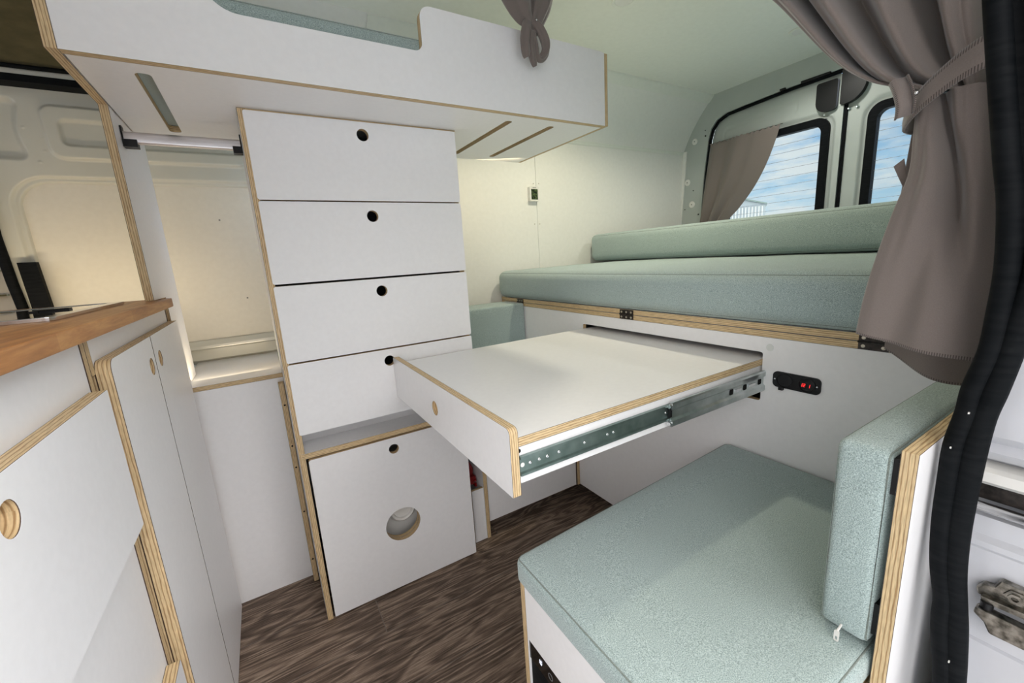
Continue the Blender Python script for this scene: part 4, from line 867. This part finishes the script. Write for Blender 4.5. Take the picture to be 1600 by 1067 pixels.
bm = sheet(bmesh.new(), up, 150, 70, lambda u, v: (v * 0.7, 0.05)); up_o = mk('upper_drape', bm, 'curtain', cu, smooth=True)
for o_ in (up_o,): md = o_.modifiers.new('solid', 'SOLIDIFY'); md.thickness = 0.0015
Llo = [(0.735, 0.214, 1.150), (0.728, 0.2125, 1.11), (0.722, 0.211, 1.06), (0.718, 0.222, 1.01), (0.716, 0.234, 0.95), (0.714, 0.241, 0.90), (0.712, 0.2445, 0.8535)]
Rlo = [(0.755, 0.150, 1.150), (0.755, 0.142, 1.11), (0.755, 0.132, 1.06), (0.752, 0.125, 1.01), (0.748, 0.120, 0.95), (0.744, 0.120, 0.90), (0.742, 0.121, 0.826)]
def lo(u, v):
    a = curve(Llo, v); b = curve(Rlo, v); p = a.lerp(b, u)
    bulge = 0.030 * math.sin(PI * u) ** 0.7 * (0.45 + 0.55 * smooth(v))
    p.x -= bulge
    # one deep diagonal fold running from the tie down to the right, two shallow ones
    c = 0.33 + 0.55 * v; d = (u - c) / 0.10
    p.x += 0.026 * math.exp(-d * d) * (1 - smooth((v - 0.45) / 0.4)) - 0.007 * math.exp(-((u - c + 0.2) / 0.14) ** 2) * (1 - 0.5 * v)
    p.x += 0.012 * math.exp(-((u - 0.50 + 0.35 * (v - 0.55)) / 0.16) ** 2) * smooth((v - 0.3) / 0.3)
    p.x += 0.004 * noise1(u * 9) * (1 - v)
    # left edge turned back
    if u < 0.06: p.x += 0.03 * (1 - u / 0.06) ** 2
    return p
bm = sheet(bmesh.new(), lo, 120, 90, lambda u, v: (u * 0.16, (1 - v) * 0.33)); o_ = mk('lower_drape', bm, 'curtain', cu, smooth=True)
md = o_.modifiers.new('solid', 'SOLIDIFY'); md.thickness = 0.0015; md.offset = 1
Lin = [(0.80, 0.232, 1.14), (0.80, 0.238, 1.0), (0.80, 0.236, 0.90), (0.80, 0.2335, 0.815)]
Rin = [(0.80, 0.142, 1.14), (0.80, 0.130, 1.0), (0.80, 0.126, 0.90), (0.80, 0.124, 0.778)]
def inn(u, v):
    p = curve(Lin, v).lerp(curve(Rin, v), u); p.x += -0.012 * math.sin(PI * u) + 0.006 * math.sin(u * 8); p.z -= 0.012 * math.sin(PI * u) * v; return p
bm = sheet(bmesh.new(), inn, 60, 40, lambda u, v: (u * 0.12, (1 - v) * 0.33)); o_ = mk('inner_layer', bm, 'curtain', cu, smooth=True); md = o_.modifiers.new('solid', 'SOLIDIFY'); md.thickness = 0.0015
# thin left edge flap of the curtain against the window
Lf = [(0.76, 0.226, 1.12), (0.765, 0.232, 1.06), (0.77, 0.247, 1.01), (0.775, 0.262, 0.95), (0.775, 0.268, 0.90)]
def flap(u, v): p = curve(Lf, v); p.y -= 0.05 * u; p.x += 0.012 * u; return p
# tie band with overlock edges, going round the gathered folds to the pillar
tb2 = thing('curtain_tie', (0.72, 0.18, 1.14), 'grey brown tie band with overlocked edges around the large curtain', 'curtain tie')
def band(u, v):
    # u along band, from pillar across the front to the knot on the left, v across (height)
    c = curve([(0.690, 0.138, 1.173), (0.688, 0.158, 1.166), (0.690, 0.176, 1.156), (0.698, 0.196, 1.143), (0.712, 0.212, 1.131), (0.735, 0.223, 1.124)], u)
    w = lerp(0.036, 0.020, u)
    return Vector((c.x + 0.006 * abs(v - 0.5), c.y, c.z + w * (v - 0.5)))
bm = sheet(bmesh.new(), band, 60, 8, lambda u, v: (u * 0.12, min(v, 1 - v) * 0.030)); o_ = mk('band', bm, 'curtain', tb2, smooth=True); md = o_.modifiers.new('solid', 'SOLIDIFY'); md.thickness = 0.002
def band2(u, v):
    c = curve([(0.735, 0.223, 1.124), (0.80, 0.226, 1.13), (0.84, 0.19, 1.15), (0.80, 0.145, 1.168), (0.72, 0.130, 1.176)], u); return Vector((c.x, c.y, c.z + 0.024 * (v - 0.5)))
bm = sheet(bmesh.new(), band2, 40, 6, lambda u, v: (u * 0.2, min(v, 1 - v) * 0.03)); o_ = mk('band_back', bm, 'curtain', tb2, smooth=True); md = o_.modifiers.new('solid', 'SOLIDIFY'); md.thickness = 0.002
def knot(u, v):
    # short loose end with a folded over edge
    c = curve([(0.700, 0.2175, 1.166), (0.694, 0.2105, 1.152), (0.692, 0.2055, 1.135), (0.698, 0.2075, 1.122)], v)
    return Vector((c.x + 0.006 * math.sin(u * 6), c.y - 0.016 * (1 - u) + 0.012, c.z + 0.006 * (1 - u)))
bm = sheet(bmesh.new(), knot, 16, 20, lambda u, v: (v * 0.06, min(u, 1 - u) * 0.03)); o_ = mk('band_end', bm, 'curtain', tb2, smooth=True); md = o_.modifiers.new('solid', 'SOLIDIFY'); md.thickness = 0.002
b = lathe(bmesh.new(), (0.690, 0.2015, 1.146), 'x', [(0.0025, 0), (0.002, -0.002), (0.0005, -0.0026)], 12); mk('snap', b, 'chrome', tb2, smooth=True)
def scrap(u, v): return Vector((0.745 + 0.01 * v, 0.2215 + 0.010 * u * (1 - v * 0.6) - 0.004 * v, lerp(1.082, 1.052, v) - 0.008 * u))
bm = sheet(bmesh.new(), scrap, 6, 8, lambda u, v: (v * 0.04, 0.05)); o_ = mk('band_end', bm, 'curtain', tb2, smooth=True); md = o_.modifiers.new('solid', 'SOLIDIFY'); md.thickness = 0.002

# knotted curtain hanging over the bunk front
c2 = thing('knotted_curtain', (0.68, 0.94, 1.45), 'grey brown curtain bundle knotted into a loop over the bunk front board', 'curtain')
def strand(name, pts, rs, fl=1.0, waves=0):
    bm = bmesh.new(); P = dens(pts, 6); n = len(P) - 1
    R_ = [lerp(rs[min(len(rs) - 1, int(i / n * (len(rs) - 1)))], rs[min(len(rs) - 1, int(i / n * (len(rs) - 1)) + 1)], (i / n * (len(rs) - 1)) % 1) for i in range(n + 1)]
    rings = []; m_ = 28
    for i, p in enumerate(P):
        t = (P[min(n, i + 1)] - P[max(0, i - 1)]).normalized(); u = t.cross(Vector((0, 1, 0))).normalized(); w = u.cross(t)
        rings.append([bm.verts.new(p + (u * math.cos(a) + w * math.sin(a) * fl) * R_[i] * (1 + 0.22 * math.sin(a * (4 + waves) + i * 0.05))) for a in [2 * PI * j / m_ for j in range(m_)]])
    for A_, B_ in zip(rings, rings[1:]):
        for j in range(m_): bm.faces.new((A_[j], A_[(j + 1) % m_], B_[(j + 1) % m_], B_[j]))
    bm.faces.new(rings[0]); bm.faces.new(rings[-1])
    return mk(name, bm, 'curtain', c2, smooth=True)
YK = 0.935
strand('gathered_drape', [(0.58, YK + 0.02, 1.79), (0.60, YK + 0.01, 1.70), (0.625, YK, 1.62), (0.65, YK, 1.575), (0.668, YK, 1.548), (0.674, YK, 1.53)], [0.075, 0.05, 0.042, 0.032, 0.018, 0.012], 0.6)
strand('gathered_drape', [(0.73, YK + 0.01, 1.79), (0.722, YK, 1.68), (0.710, YK - 0.004, 1.61), (0.695, YK - 0.006, 1.57), (0.684, YK - 0.004, 1.54), (0.675, YK, 1.525)], [0.045, 0.035, 0.028, 0.022, 0.014, 0.010], 0.6, 1)
strand('loop', [(0.676, YK - 0.008, 1.552), (0.694, YK - 0.012, 1.535), (0.712, YK - 0.008, 1.512), (0.716, YK, 1.492), (0.704, YK + 0.004, 1.478), (0.690, YK, 1.483), (0.683, YK - 0.004, 1.505), (0.676, YK - 0.006, 1.530)], [0.008, 0.011, 0.012, 0.010, 0.008, 0.008, 0.008, 0.007], 0.9)
strand('tail', [(0.664, YK - 0.006, 1.548), (0.656, YK - 0.010, 1.530), (0.652, YK - 0.008, 1.505), (0.654, YK - 0.006, 1.480), (0.658, YK - 0.004, 1.472)], [0.010, 0.013, 0.013, 0.012, 0.009], 0.6)
strand('tail', [(0.670, YK - 0.008, 1.53), (0.669, YK - 0.006, 1.505), (0.674, YK - 0.002, 1.480), (0.681, YK, 1.462), (0.684, YK, 1.456)], [0.009, 0.011, 0.010, 0.008, 0.005], 0.6, 2)
b = lathe(bmesh.new(), (0.679, YK - 0.020, 1.548), 'y', [(0.003, 0), (0.002, -0.002), (0.0005, -0.0026)], 10); mk('snap', b, 'chrome', c2, smooth=True)

c2.location.x -= 0.012; c2.location.z -= 0.008
# little curtain on the rear door window
c3 = thing('rear_curtain', (2.36, 1.4, 1.05), 'small grey brown curtain drawn to the left of the rear door window', 'curtain')
def rc(u, v):
    yl = lerp(1.575, 1.625, v); edge = curve([(1.200, 0, 0), (1.225, 0, 0), (1.262, 0, 0), (1.315, 0, 0), (1.39, 0, 0), (1.48, 0, 0)], v).x
    y = lerp(yl, edge, u); z = lerp(1.553 - 0.004 * (1 - u), 1.08, v)
    if v < 0.03: z += 0.004 * math.sin(u * 90)
    x = XR - 0.035 - 0.012 * math.sin(u * 17 + 1.2 * v) * (1 - smooth((u - 0.5) / 0.25)) * lerp(0.7, 1.4, v) - 0.012 * math.sin(PI * u)
    return Vector((x, y, z))
bm = sheet(bmesh.new(), rc, 90, 50, lambda u, v: (v, 0.05)); o_ = mk('cloth', bm, 'curtain', c3, smooth=True); md = o_.modifiers.new('solid', 'SOLIDIFY'); md.thickness = 0.0015
mk('curtain_wire', tube(bmesh.new(), [(XR - 0.03, 1.585, 1.552), (XR - 0.03, 1.19, 1.556)], 0.002, 6), 'oldsteel', c3)

# ================================================================== OUTSIDE, behind the rear doors
bd = thing('warehouse', (38.0, 20.1, -0.55), 'pale grey metal clad shed with a low gable, far beyond the rear window', 'building')
bd.rotation_euler = (0, 0, math.radians(29.5))
b = bmesh.new()
prism(b, 'x', 38.0, 52.0, [(20.1, -0.55), (28.0, -0.55), (28.0, 3.9), (22.0, 4.62), (20.1, 4.02)], mside=0)
mk('wall', b, 'cladding', bd)
b = bmesh.new()
prism(b, 'x', 37.8, 52.2, [(20.0, 4.0), (22.0, 4.63), (28.1, 3.9), (28.1, 4.02), (22.0, 4.75), (20.0, 4.12)], mside=0); mk('roof', b, M['steel_dark'], bd)
b = bmesh.new()
for k in range(30): abox(b, 37.95, 38.0, 20.3 + k * 0.25, 20.38 + k * 0.25, -0.5, 3.9)
mk('cladding_rib', b, 'plastic_white', bd)
